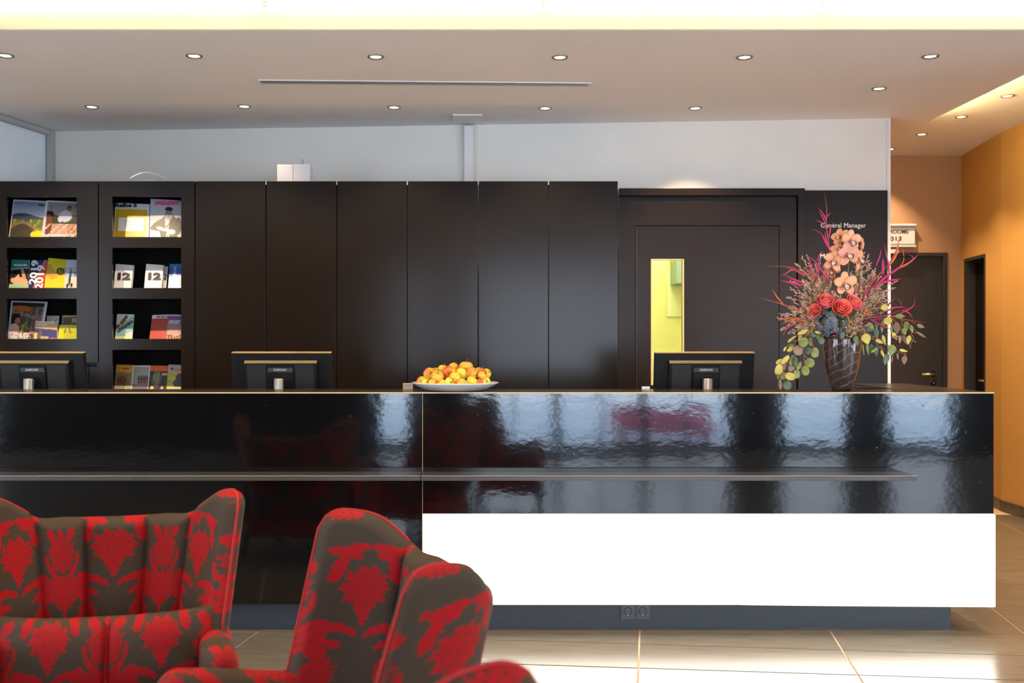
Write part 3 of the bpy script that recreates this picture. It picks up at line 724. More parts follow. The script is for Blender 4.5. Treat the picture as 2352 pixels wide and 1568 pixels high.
def ell(u, v, cx, cy, rx, ry, ang=0):
    ca, sa = math.cos(ang), math.sin(ang); x = (u-cx)*ca+(v-cy)*sa; y = -(u-cx)*sa+(v-cy)*ca
    return (x/rx)**2+(y/ry)**2 < 1
def nz2(u, v, s, seed=0):
    r = np.random.RandomState(seed); o = 0*u
    for k in range(6):
        a = r.uniform(0, 2*PI); fq = s*(1+k*.7); o = o+np.sin((u*math.cos(a)+v*math.sin(a))*fq+r.uniform(0, 6))/(1+k*.5)
    return o/3
def booklet(name, label, quad, d, fn, nu=56, nv=70, thick=.004, zb=None, lean=.05, texts=(), cat='magazine', group=None, pages=0):
    """quad px: (bl, br, tr, tl); the lower edge continues down to the shelf board"""
    (blx, bly), (brx, bry), (trx, try_), (tlx, tly) = quad
    pb = at(blx, bly, d); qb = at(brx, bry, d); pt = at(tlx, tly, d+lean); qt = at(trx, try_, d+lean)
    zb = zb if zb is not None else pb.z
    o0 = Vector((pb.x, d, zb))
    k1 = (pb.z-zb)/(pt.z-pb.z)
    pb2 = pb+(pb-pt)*k1; qb2 = qb+(qb-qt)*k1; pb2.z = zb; qb2.z = zb
    fu = lambda u, v: fn(u, (v*(1+k1)-k1))
    r = empty(name, o0, label=label, cat=cat, group=group)
    L = [tuple(p-o0) for p in (pb2, qb2, pt, qt)]
    obj('cover', grid_cover(*L, nu, nv, fu), 'print', r)
    e = MB(); a, b, c_, d_ = [Vector(p) for p in L]; bk = Vector((0, thick+.001, 0)); fw = Vector((0, .0012, 0))
    e.add([a+fw, b+fw, d_+fw, c_+fw, a+bk, b+bk, d_+bk, c_+bk], [(0, 1, 2, 3), (7, 6, 5, 4), (0, 4, 5, 1), (1, 5, 6, 2), (2, 6, 7, 3), (3, 7, 4, 0)])
    e.build('pages', 'paper', r)
    for (s_, u_, v_, wd, size, mt, kw) in texts:
        P_ = pb+(qb-pb)*u_+(pt-pb)*v_
        rot = kw.pop('rot', 0) if 'rot' in kw else 0
        lt_ = math.atan2(lean, (pt.z-pb.z))
        lo = lettering(s_, P_-o0-Vector((0, .0075, 0)), size, mt, r, rot=(Matrix.Rotation(-lt_, 3, 'X') @ Matrix.Rotation(rot, 3, 'Y')).to_euler(), width=wd, **kw)
    return r
DM = 6.66
def shelf_z(n): return n[2]-.0178
zA = [shelf_z(n)+0.0003 for n in nA]; zB = [shelf_z(n)+0.0003 for n in nB]
# --- niche A1
def c_land(u, v):
    im = base(u, (120, 140, 180)); im *= 1
    sky = np.clip((v-.55)/.45, 0, 1)[..., None]; im = np.array(lin(200, 200, 205))*(1-sky)+np.array(lin(85, 110, 160))*sky
    paint(im, (v < .60+.05*np.sin(u*5)), (70, 78, 95)); paint(im, v < .46+.03*np.sin(u*8+1), (110, 120, 55))
    paint(im, (nz2(u, v, 30, 1) > .35) & (v < .48), (190, 175, 80)); paint(im, (v < .33+.09*np.sin(u*6-.6)+.02*np.sin(u*40)), (150, 115, 80))
    paint(im, (v < .26+.10*np.sin(u*6-.6)), (75, 66, 55)); paint(im, (v < .3) & (nz2(u, v, 60, 2) > .5), (110, 95, 75))
    paint(im, ell(u, v, .84, .06, .2+.02*nz2(u, v, 60, 4), .13+.05*nz2(u, v, 90, 3)), (235, 215, 30))
    paint(im, rect(u, v, .78, .98, .86, .91), (50, 50, 55)); paint(im, (u < .03) | (v > .965) | (u > .97), (225, 222, 220)); return im
booklet('magazine', 'magazine with a wide hill and stone wall landscape on its cover', ((20, 544), (97, 544), (107, 462), (31, 458)), DM, c_land, zb=zA[0], group='magazines in the top left niche')
def c_table(u, v):
    im = base(u, (170, 160, 150)); s_ = np.clip(v, 0, 1)[..., None]; im = np.array(lin(215, 185, 150))*(1-s_)+np.array(lin(130, 135, 150))*s_
    paint(im, v < .60+.02*np.sin(u*9), (80, 62, 60)); paint(im, v < .5, (60, 60, 35)); paint(im, v < .36, (190, 150, 130))
    paint(im, rect(u, v, .05, .22, .05, .48), (120, 62, 38)); paint(im, ell(u, v, .1, .62, .16, .1), (40, 28, 28)); paint(im, ell(u, v, .12, .52, .1, .1), (120, 72, 52))
    paint(im, ell(u, v, .60, .58, .19, .16), (205, 205, 225)); paint(im, ell(u, v, .45, .48, .06, .08, .6), (205, 205, 225)); paint(im, ell(u, v, .68, .80, .07, .07), (150, 90, 72)); paint(im, ell(u, v, .68, .85, .07, .03), (60, 45, 40))
    paint(im, (v < .36) & (nz2(u, v, 34, 8) > .3), (235, 200, 180)); paint(im, (v < .34) & (u > .7) & (nz2(u, v, 50, 6) > .1), (150, 90, 45)); paint(im, rect(u, v, .16, .18, .74, .86), (40, 40, 40))
    paint(im, rect(u, v, .84, 1, .86, .91), (50, 50, 55)); paint(im, (u < .04) | (v > .965), (225, 222, 225)); return im
booklet('magazine', 'magazine showing a man in a white shirt serving an outdoor table', ((98, 544), (176, 544), (187, 464), (107, 460)), DM, c_table, zb=zA[0], group='magazines in the top left niche',
        texts=[('GENIESSERPLÄTZE', .50, .035, .20, .022, 'letter_w', dict(bold=.03))])
# --- niche A2
def c_prog(u, v):
    im = base(u, (48, 120, 112)); paint(im, v < .66+.06*u, (235, 230, 225)); paint(im, v < .645+.06*u, (42, 40, 38))
    paint(im, ell(u, v, .35, .42, .28, .2), (25, 22, 22)); paint(im, ell(u, v, .52, .24, .46, .15, -.1), (225, 175, 135)); paint(im, ell(u, v, .72, .46, .08, .24, .45), (215, 160, 120)); paint(im, ell(u, v, .40, .42, .10, .08), (225, 175, 140)); paint(im, ell(u, v, .3, .44, .17, .05, .5), (40, 35, 35))
    paint(im, v < .13, (165, 200, 150)); paint(im, ell(u, v, .86, .17, .07, .16), (225, 180, 140)); return im
booklet('leaflet', 'teal programme leaflet with a reclining figure, leftmost in its niche', ((20, 661), (65, 661), (68, 597), (27, 596)), DM, c_prog, zb=zA[1], group='leaflets in the second left niche', cat='leaflet',
        texts=[('PROGRAMM', .5, .80, .088, .018, 'letter_w', dict(bold=.02))])
def c_2019(u, v):
    im = base(u, (40, 44, 105)); paint(im, u > .28+.60*v, (205, 62, 48)); paint(im, np.abs(u-.28-.60*v) < .012, (230, 225, 225)); return im
booklet('leaflet', 'blue and red leaflet with big upright figures 2019', ((66, 661), (102, 661), (108, 597), (71, 597)), DM-.005, c_2019, zb=zA[1], group='leaflets in the second left niche', cat='leaflet',
        texts=[('2019', .72, .38, .17, .065, 'letter_w', dict(bold=.035, rot=-PI/2)), ('2019', .30, .56, .17, .062, 'letter_w', dict(bold=.035, rot=-PI/2))])
def c_yel(u, v):
    im = base(u, (212, 205, 30)); band = (v > .36+.08*np.sin(u*6.5+2.4)) & (v < .66+.12*np.sin(u*6.0+1.0))
    paint(im, band, (200, 130, 50)); paint(im, band & (np.sin((v+.15*np.sin(u*6.5+2))*90) > .45), (214, 196, 50))
    paint(im, ell(u, v, .74, .58, .21, .125), (25, 25, 20)); paint(im, ell(u, v, .74, .58, .15, .075) & (nz2(u, v, 55, 3) > .1), (205, 200, 40)); return im
booklet('leaflet', 'bright yellow leaflet with an orange wave and a black disc', ((102, 661), (146, 661), (153, 596), (111, 592)), DM, c_yel, zb=zA[1], group='leaflets in the second left niche', cat='leaflet')
def c_seg(u, v):
    im = base(u, (185, 195, 215)); paint(im, v > .75, (200, 212, 232)); paint(im, rect(u, v, .62, 1, .42, .58), (110, 120, 140)); paint(im, v < .38, (225, 215, 195))
    paint(im, ell(u, v, .42, .50, .12, .12), (70, 110, 160)); paint(im, ell(u, v, .40, .66, .07, .06), (175, 115, 85)); paint(im, ell(u, v, .38, .28, .08, .2), (40, 40, 45))
    paint(im, ell(u, v, .25, .08, .08, .08) | ell(u, v, .55, .10, .08, .08), (20, 20, 20)); return im
booklet('leaflet', 'pale blue leaflet with a person riding a two-wheeled scooter', ((146, 661), (178, 661), (184, 597), (153, 596)), DM-.003, c_seg, zb=zA[1], group='leaflets in the second left niche', cat='leaflet')
# --- niche A3
def c_genuss(u, v):
    im = base(u, (70, 60, 50)); paint(im, nz2(u, v, 22, 5) > .25, (120, 110, 90)); paint(im, nz2(u, v, 45, 9) > .55, (175, 165, 160)); paint(im, v > .86, (32, 34, 32))
    paint(im, ell(u, v, .33, .80, .30, .075, -.05), (165, 92, 40)); paint(im, ell(u, v, .18, .50, .15, .17), (40, 28, 28)); paint(im, ell(u, v, .24, .47, .08, .09), (165, 105, 85)); paint(im, ell(u, v, .82, .55, .10, .08), (120, 70, 55))
    paint(im, ell(u, v, .16, .24, .15, .16), (225, 175, 165)); paint(im, ell(u, v, .42, .28, .13, .14) & (nz2(u, v, 40, 2) > -.2), (120, 120, 45)); paint(im, ell(u, v, .42, .28, .1, .1) & (nz2(u, v, 50, 4) > .3), (225, 190, 50)); paint(im, (v < .2) & (nz2(u, v, 30, 12) > 0), (200, 120, 95))
    paint(im, (u < .05) | (v > .96) | (u > .93), (195, 195, 215)); return im
booklet('magazine', 'magazine with a crowded beer-garden photograph and bold white title', ((17, 778), (96, 778), (109, 693), (26, 690)), DM+.01, c_genuss, zb=zA[2], group='print in the third left niche',
        texts=[('GENUSS', .36, .10, .128, .038, 'letter_w', dict(bold=.04)), ('SPEZIAL', .36, .005, .128, .034, 'letter_w', dict(bold=.04))])
def c_beige(u, v):
    im = base(u, (165, 155, 140)); paint(im, np.abs(u-.3) < .02, (120, 112, 100)); paint(im, rect(u, v, .6, .92, .25, .8), (215, 215, 215)); return im
booklet('card', 'beige card leaning at the back behind the shopping guides', ((104, 778), (132, 778), (136, 725), (108, 725)), DM+.045, c_beige, zb=zA[2], lean=.02, cat='card', group='print in the third left niche', texts=[('S', .76, .8, .018, .03, 'letter_b', dict(rot=PI/2))])
def c_brown(u, v):
    im = base(u, (52, 36, 28)); paint(im, v > .93, (170, 140, 95)); paint(im, rect(u, v, .6, 1, .7, .86) & (np.sin(v*90) > 0), (190, 180, 160)); paint(im, u < .06, (150, 110, 90)); return im
booklet('leaflet', 'dark brown leaflet standing behind the yellow-green leaflet', ((140, 778), (178, 778), (181, 724), (143, 724)), DM+.03, c_brown, zb=zA[2], lean=.03, cat='leaflet', group='print in the third left niche', texts=[('SCHWEIZ', .58, .60, .075, .014, 'letter_m', dict())])
def c_shop(u, v):
    im = base(u, (202, 165, 108)); paint(im, (v < .60-.04*u), (66, 60, 120)); paint(im, ell(u, v, .27, .25, .08+.03*nz2(u, v, 40, 1), .30), (110, 90, 60)); paint(im, (v < .16-.0*u) & (u > .3) & (u < .65), (190, 160, 120)); paint(im, (u < .16) & (v < .35), (200, 195, 120))
    paint(im, rect(u, v, .7, 1, 0, .07), (200, 110, 70)); return im
booklet('booklet', 'small booklet with a tan top band and violet city photograph', ((77, 778), (130, 778), (131.5, 741), (81, 736)), DM-.02, c_shop, thick=.02, zb=zA[2], lean=.03, cat='booklet', group='print in the third left niche',
        texts=[('SHOPPINGGUIDE', .47, .90, .112, .0165, 'letter_w', dict(bold=.03)), ('STUTTGART', .33, .76, .070, .0165, 'letter_w', dict(bold=.03))])
def c_yg(u, v):
    im = base(u, (205, 205, 30)); paint(im, ell(u, v, .34, .6, .03, .22, -.1) | ell(u, v, .56, .62, .03, .26, .15), (90, 90, 130)); paint(im, ell(u, v, .62, .5, .12, .03, -.4), (190, 90, 60)); return im
booklet('leaflet', 'yellow-green leaflet at the front right of the lowest left niche', ((132, 778), (178, 778), (181, 746), (137, 746)), DM-.02, c_yg, thick=.01, zb=zA[2], lean=.03, cat='leaflet', group='print in the third left niche')
# --- niche B1
def c_reihe(u, v):
    im = base(u, (200, 195, 200)); paint(im, rect(u, v, .03, .94, -1, .83), (205, 155, 22)); paint(im, rect(u, v, .12, .85, .17, .58), (232, 225, 215))
    paint(im, rect(u, v, .3, .52, .26, .53) & (np.sin(v*130) > .3) & (u < .48+.05*np.sin(v*400)), (175, 170, 160)); return im
booklet('magazine', 'magazine with a plain mustard square and black heading', ((261, 544), (341, 544), (344, 469), (265, 466)), DM, c_reihe, zb=zB[0], group='magazines in the top right niche',
        texts=[('Reihe 5', .325, .925, .145, .036, 'letter_k', dict(bold=.045))])
def c_frei(u, v):
    im = base(u, (185, 182, 190)); paint(im, (v < .42), (205, 200, 200))
    paint(im, ell(u, v, .60, .22, .30, .40), (38, 34, 34)); paint(im, ell(u, v, .25, .33, .26, .09, .55), (38, 34, 34)); paint(im, ell(u, v, .88, .30, .10, .24), (38, 34, 34)); paint(im, ell(u, v, .22, .22, .22, .06, -.1), (38, 34, 34))
    paint(im, ell(u, v, .54, .45, .07, .13), (190, 188, 190)); paint(im, ell(u, v, .585, .62, .115, .16), (150, 145, 145)); paint(im, ell(u, v, .59, .75, .12, .06), (30, 28, 28)); paint(im, ell(u, v, .58, .53, .06, .02), (80, 75, 75))
    paint(im, ell(u, v, .535, .65, .022, .012) | ell(u, v, .635, .65, .022, .012), (30, 30, 30)); paint(im, ell(u, v, .585, .60, .014, .04), (110, 105, 105))
    paint(im, ell(u, v, .36, .22, .16, .045, -.25) | ell(u, v, .66, .14, .14, .07), (215, 205, 200)); paint(im, (np.abs(u-.5-.3*(.3-v)) < .015) & (v < .35) | (np.abs(u-.58+.2*(.3-v)) < .012) & (v < .32), (225, 220, 215)); return im
booklet('magazine', 'magazine with a black and white musician in a dark jacket', ((343, 544), (418, 544), (419, 461), (346, 456)), DM-.003, c_frei, zb=zB[0], group='magazines in the top right niche',
        texts=[('FREIZEIT', .51, .87, .170, .034, 'letter_m', dict(bold=.04, shear=.2))])
# --- niche B2
def c_white(u, v):
    im = base(u, (222, 212, 205)); paint(im, rect(u, v, .25, .8, .90, .93) & (np.sin(u*120) > -.3), (150, 145, 140)); return im
for k, (x0_, lab) in enumerate([(261, 'white leaflet stack with a large black 12, left one of the two'), (331, 'white leaflet stack with a large black 12, beside the grey card')]):
    booklet('leaflet', lab, ((x0_, 661), (x0_+39.5, 661), (x0_+44.5, 609), (x0_+5, 606)), DM-.02, c_white, thick=.03, zb=zB[1], lean=.03, cat='leaflet', group='leaflets with the number twelve',
            texts=[('12', .50, .47, .086, .062, 'letter_k', dict(bold=.06))])
def c_grey(u, v): return base(u, (190, 188, 190))
booklet('card', 'grey card edge behind the right-hand leaflet stack', ((364, 661), (381, 661), (386, 612), (369, 612)), DM+.02, c_grey, zb=zB[1], lean=.03, cat='card', group='leaflets in the second right niche', texts=[('2', .75, .5, .04, .05, 'letter_k', dict(bold=.05))])
def c_blue(u, v):
    im = base(u, (50, 85, 165)); paint(im, v > .86, (40, 125, 190)); paint(im, v < .45+.06*np.sin(u*3), (150, 175, 220)); paint(im, rect(u, v, .26, .42, .35, .85) & (np.sin(v*70) > 0), (190, 205, 225)); return im
booklet('leaflet', 'blue and white leaflet at the right end of its niche', ((386, 661), (424, 661), (428, 606), (390, 606)), DM, c_blue, zb=zB[1], cat='leaflet', group='leaflets in the second right niche')
# --- niche B3
def c_szene(u, v):
    im = base(u, (165, 185, 185)); paint(im, v > .62-.0*u, (205, 205, 205)); paint(im, (v < .38+1.05*u+.0) & (v > .34+.62*u) & (v < 1.35-.9*u), (215, 180, 45)); paint(im, (v < .58) & (v > .38) & (u < .22) & (v > .34+.62*u), (190, 35, 40))
    paint(im, (v < .36+.62*u) , (140, 175, 170)); paint(im, ell(u, v, .95, .12, .36, .17), (210, 195, 190)); paint(im, v < .11, (222, 215, 150)); paint(im, np.abs(u-.55) < .02+.0*v, (140, 175, 170)) if False else None; return im
booklet('leaflet', 'leaflet with diagonal black title on yellow, red and grey-green', ((264, 778), (303.5, 778), (308, 722), (269, 721)), DM-.01, c_szene, zb=zB[2], lean=.04, cat='leaflet', group='leaflets in the third right niche',
        texts=[('SZENE', .47, .76, .068, .026, 'letter_k', dict(bold=.04, rot=-math.radians(56))), ('UNGARN', .55, .50, .118, .028, 'letter_k', dict(bold=.04, rot=-math.radians(36)))])
def c_red(u, v):
    im = base(u, (165, 52, 36)); paint(im, v > .84, (205, 200, 205)); return im
booklet('leaflet', 'plain brick-red leaflet with a white top band', ((343, 778), (381.5, 778), (385.5, 722), (350, 723.5)), DM, c_red, zb=zB[2], cat='leaflet', group='leaflets in the third right niche', texts=[('SEP–DEZ 19', .62, .925, .072, .014, 'letter_k', dict(bold=.03))])
def c_aft(u, v):
    t = np.clip(v, 0, 1)[..., None]; im = np.array(lin(190, 150, 130))*(1-t)+np.array(lin(90, 55, 115))*t; paint(im, (v < .14+.03*np.sin(u*9)), (90, 50, 35)); paint(im, (v < .12) & (nz2(u, v, 40, 3) > .1), (225, 150, 70)); paint(im, (v > .95), (200, 195, 200)); paint(im, (u-.95)**2+(v-.3)**2 < .01, (70, 45, 70)); return im
booklet('leaflet', 'purple dusk-sky leaflet with small white title', ((382, 778), (422, 778), (426, 723), (386.5, 722)), DM-.004, c_aft, zb=zB[2], cat='leaflet', group='leaflets in the third right niche',
        texts=[('AFTER WORK', .42, .72, .078, .015, 'letter_w', dict(bold=.03)), ('STUTTGART', .38, .64, .068, .015, 'letter_w', dict(bold=.03))])
# --- niche B4
def c_hut(u, v):
    im = base(u, (125, 105, 80)); paint(im, v > .68, (190, 140, 40)); paint(im, rect(u, v, .3, .85, .76, .95), (205, 170, 60)); paint(im, rect(u, v, .38, .8, .80, .9), (190, 60, 45)); paint(im, ell(u, v, .42, .38, .30, .16) & (v > .2), (112, 62, 28)); paint(im, (nz2(u, v, 50, 2) > .6), (215, 190, 150)); paint(im, (v < .16) & (np.sin(u*70) > 0), (225, 195, 150)); return im
booklet('leaflet', 'leaflet showing a thatched hut under a yellow sign, lowest niche', ((262, 895), (300, 895), (306, 838), (267, 837)), DM-.005, c_hut, zb=zB[3], cat='leaflet', group='leaflets in the lowest right niche')
def c_house(u, v):
    im = base(u, (150, 145, 140)); paint(im, rect(u, v, .33, .94, .24, .58), (60, 48, 40)); paint(im, rect(u, v, .33, .94, .24, .58) & (np.sin(u*42) > .2) & (np.sin(v*38) > 0), (150, 120, 90)); paint(im, (v < .22), (110, 95, 95)); paint(im, rect(u, v, .0, .9, .22, .30) & (nz2(u, v, 40, 7) > .2), (225, 130, 60)); paint(im, (u < .06) | (u > .93) | (v > .95), (220, 212, 200)); return im
booklet('leaflet', 'leaflet with a grey-sky photograph of a dark house, lowest niche', ((300, 895), (341, 895), (346, 839), (306, 839)), DM, c_house, zb=zB[3], cat='leaflet', group='leaflets in the lowest right niche')
def c_stat(u, v):
    im = base(u, (40, 28, 18)); paint(im, v > .78, (225, 95, 25)); paint(im, ell(u, v, .42, .46, .24, .34), (92, 92, 62)); paint(im, ell(u, v, .42, .5, .18, .22) & (nz2(u, v, 30, 4) > .1), (130, 128, 90)); paint(im, ell(u, v, .34, .5, .07, .03), (190, 70, 50)); paint(im, rect(u, v, .7, 1, .6, .7), (190, 175, 130)); paint(im, v < .04, (215, 90, 40)); paint(im, (ell(u, v, .2, .05, .1, .12) | ell(u, v, .75, .05, .08, .1)), (205, 180, 130)); return im
booklet('leaflet', 'leaflet with an orange band above a weathered stone figure', ((340, 895), (382, 895), (386, 840), (346, 839)), DM-.004, c_stat, zb=zB[3], cat='leaflet', group='leaflets in the lowest right niche')
def c_ape(u, v):
    im = base(u, (190, 180, 60)); paint(im, nz2(u, v, 25, 5) > .3, (120, 150, 60)); paint(im, v > .68+.06*u, (180, 165, 145)); paint(im, rect(u, v, .35, 1, .78, .84), (190, 90, 90)); paint(im, ell(u, v, .65, .48, .2, .18) | ell(u, v, .66, .26, .34, .2), (40, 35, 48)); paint(im, ell(u, v, .22, .84, .09, .05), (40, 35, 30)); paint(im, v < .12, (215, 200, 120)); return im
booklet('leaflet', 'leaflet with a dark ape on yellow-green grass, lowest niche', ((382, 895), (426, 895), (430, 838), (387, 837)), DM-.002, c_ape, zb=zB[3], cat='leaflet', group='leaflets in the lowest right niche')

# ================================================================== FRUIT BOWL
BD = 4.795; bx_ = X(1045.5, BD)
bowl = empty('fruit_bowl', (bx_, BD, TZ), label='wide shallow cream ceramic bowl heaped with apples on the counter', cat='bowl')
R_ = X(1144, BD)-bx_; rh = Z(878.5, BD)-TZ
prof = [(0, .004), (.10, .002), (.128, .001), (.150, .007), (.180, .022), (R_-.004, rh-.004), (R_, rh), (R_-.001, rh+.001), (R_-.006, rh-.001), (.178, .026), (.148, .012), (.12, .008), (0, .008)]
bm_ = MB().lathe(prof, 120)
bm_.v = [tuple((x*(1+.0035*math.cos(60*math.atan2(y, x))*(1 if .012 < z < rh-.004 and math.hypot(x, y) > .135 else 0)), y*(1+.0035*math.cos(60*math.atan2(y, x))*(1 if .012 < z < rh-.004 and math.hypot(x, y) > .135 else 0)), z)) for x, y, z in bm_.v]
bm_.build('dish', 'porcelain', bowl, smooth=True)
MB().lathe([(R_-.003, rh-.002), (R_+.0022, rh-.001), (R_+.0022, rh+.002), (R_-.001, rh+.003), (R_-.004, rh+.001)], 90).build('rim', 'porcelain', bowl, smooth=True)
def apple_mesh(seed, red):
    rs = np.random.RandomState(seed); nu, nv = 28, 20
    th = np.linspace(0, 2*PI, nu, endpoint=False); ph = np.linspace(0, PI, nv)
    T, Pq = np.meshgrid(th, ph); r = 1-.02*np.cos(5*T)*np.sin(Pq)**2*.5
    rr = np.sin(Pq)*(1.0+.06*np.cos(Pq))*r
    z = .86*np.cos(Pq)-.0*Pq
    z = z-.30*np.exp(-(Pq/.30)**2)+.22*np.exp(-((PI-Pq)/.26)**2)
    P = np.stack([rr*np.cos(T), rr*np.sin(T), z], -1)
    me = bpy.data.meshes.new('apple'); i = np.arange(nu*nv).reshape(nv, nu); j = np.roll(i, -1, 1)
    f = np.stack([i[:-1], i[1:], j[1:], j[:-1]], -1).reshape(-1, 4)
    me.from_pydata(P.reshape(-1, 3).tolist(), [], f.tolist())
    a0 = rs.uniform(0, 2*PI); m = .5+.5*np.cos(T-a0)*np.sin(Pq)+.15*nz2(T, Pq, 6, seed); m = np.clip((m-(1-red))*2.4, 0, 1)
    st = .82+.18*np.sin(T*30+3*np.sin(Pq*3)); y = np.array(lin(*[(238, 196, 40), (226, 206, 60), (240, 178, 48)][seed % 3])); rd = np.array(lin(226, 66, 34)); gr = np.array(lin(175, 175, 30))
    c = y*(1-(m*st)[..., None])+rd*(m*st)[..., None]; g = np.exp(-(Pq/.35)**2)[..., None]*.6; c = c*(1-g)+gr*g
    vcol(me, c.reshape(-1, 3)); me.polygons.foreach_set('use_smooth', [True]*len(me.polygons)); me.materials.append(M['apple']); return me
stem_me = MB().tube([(0, 0, .50), (.03, .02, .85), (.10, .05, 1.12)], [.05, .045, .07], 6).mesh('stem'); stem_me.materials.append(M['stem'])
cal_me = MB().lathe([(.0, -.60), (.09, -.66), (.13, -.69), (.05, -.70)], 7).mesh('calyx'); cal_me.materials.append(M['stem'])
# px, py, radius px, depth offset, redness, tilt (rx, ry), colour description
APL = [
 (986, 858.5, 14.0, -.030, .50, (1.9, .3), 'blushed apple at the left shoulder of the heap'),
 (1004.5, 864.5, 14.3, -.090, .30, (.75, .1), 'yellow apple facing front with its stem pit showing, left'),
 (1031.5, 855, 14.8, -.060, .98, (2.4, .2), 'deep red apple in the middle of the heap'),
 (1019, 849, 13.2, .030, .75, (.15, .2), 'orange-red apple with a long stem behind the deep red one'),
 (1041, 846.5, 13.6, .045, .30, (2.2, .6), 'round yellow-orange apple at the top left of centre'),
 (1044.5, 868, 13.4, -.115, .85, (1.5, 1.2), 'red apple with a yellow stripe, low front'),
 (1060, 858.5, 13.6, -.060, .18, (1.2, 1.0), 'yellow-green apple right of centre'),
 (1070.5, 842.5, 15.0, .015, .06, (.1, .1), 'bright yellow apple on the very top with its stem up'),
 (1084, 858, 14.4, -.065, .38, (1.6, -.9), 'orange-yellow apple right of the middle'),
 (1104, 855.5, 13.6, .000, .88, (.4, .5), 'red apple at the right shoulder of the heap'),
 (1107, 863.5, 10.6, -.075, .12, (1.2, .9), 'small yellow-green apple in front of the right red one'),
 (1117, 857.5, 11.0, .030, .12, (1.4, .4), 'speckled yellow apple at the far right of the heap'),
 (1033, 878.5, 12.2, -.115, .05, (1.8, .2), 'plain yellow apple low in front, left of centre'),
 (1059.5, 880, 11.2, -.118, .12, (.9, 1.6), 'yellow apple low in front, right of centre'),
 (1084.5, 876.5, 13.0, -.108, .45, (.9, .8), 'yellow apple with an orange cleft, low front right'),
 (1114, 876.5, 11.8, -.065, .06, (1.8, .2), 'pale yellow apple at the right rim of the bowl'),
 (1101, 880, 10.0, -.105, .65, (1.5, 2.1), 'orange apple low behind the right rim'),
 (969, 876, 11.5, -.035, .60, (1.4, 2.8), 'orange-cheeked apple at the left rim of the bowl'),
 (978, 880.5, 11.0, -.085, .45, (1.6, .4), 'flat yellow apple low at the left rim'),
 (994, 881.5, 11.0, -.115, .60, (1.8, 1.8), 'orange apple low in front of the stem-pit apple'),
 (1017, 882, 10.4, -.110, .25, (1.3, 1.2), 'yellow apple almost hidden low in front'),
 (1000, 856, 12.2, .040, .55, (.6, 1.4), 'apple peeping out behind the left shoulder'),
 (1052, 857, 12.0, .000, .85, (1.2, 2.4), 'red apple wedged behind the centre'),
]
for k, (px, py, r, dz, red, rot, lab) in enumerate(APL):
    d = BD+dz*.95; me = apple_mesh(k+1, red); rad = 1.07*r*d/F
    o = obj('apple', me, None); o.location = at(px, py, d); o.scale = (rad, rad, rad); o.rotation_euler = (rot[0]*.8, rot[1]*.4, rot[1]*2.0)
    tag(o, lab, 'apple', 'apples in the ceramic bowl')
    s1 = bpy.data.objects.new('stem', stem_me); C.objects.link(s1); s1.parent = o
    s2 = bpy.data.objects.new('calyx', cal_me); C.objects.link(s2); s2.parent = o
    c_ = Vector(o.location)

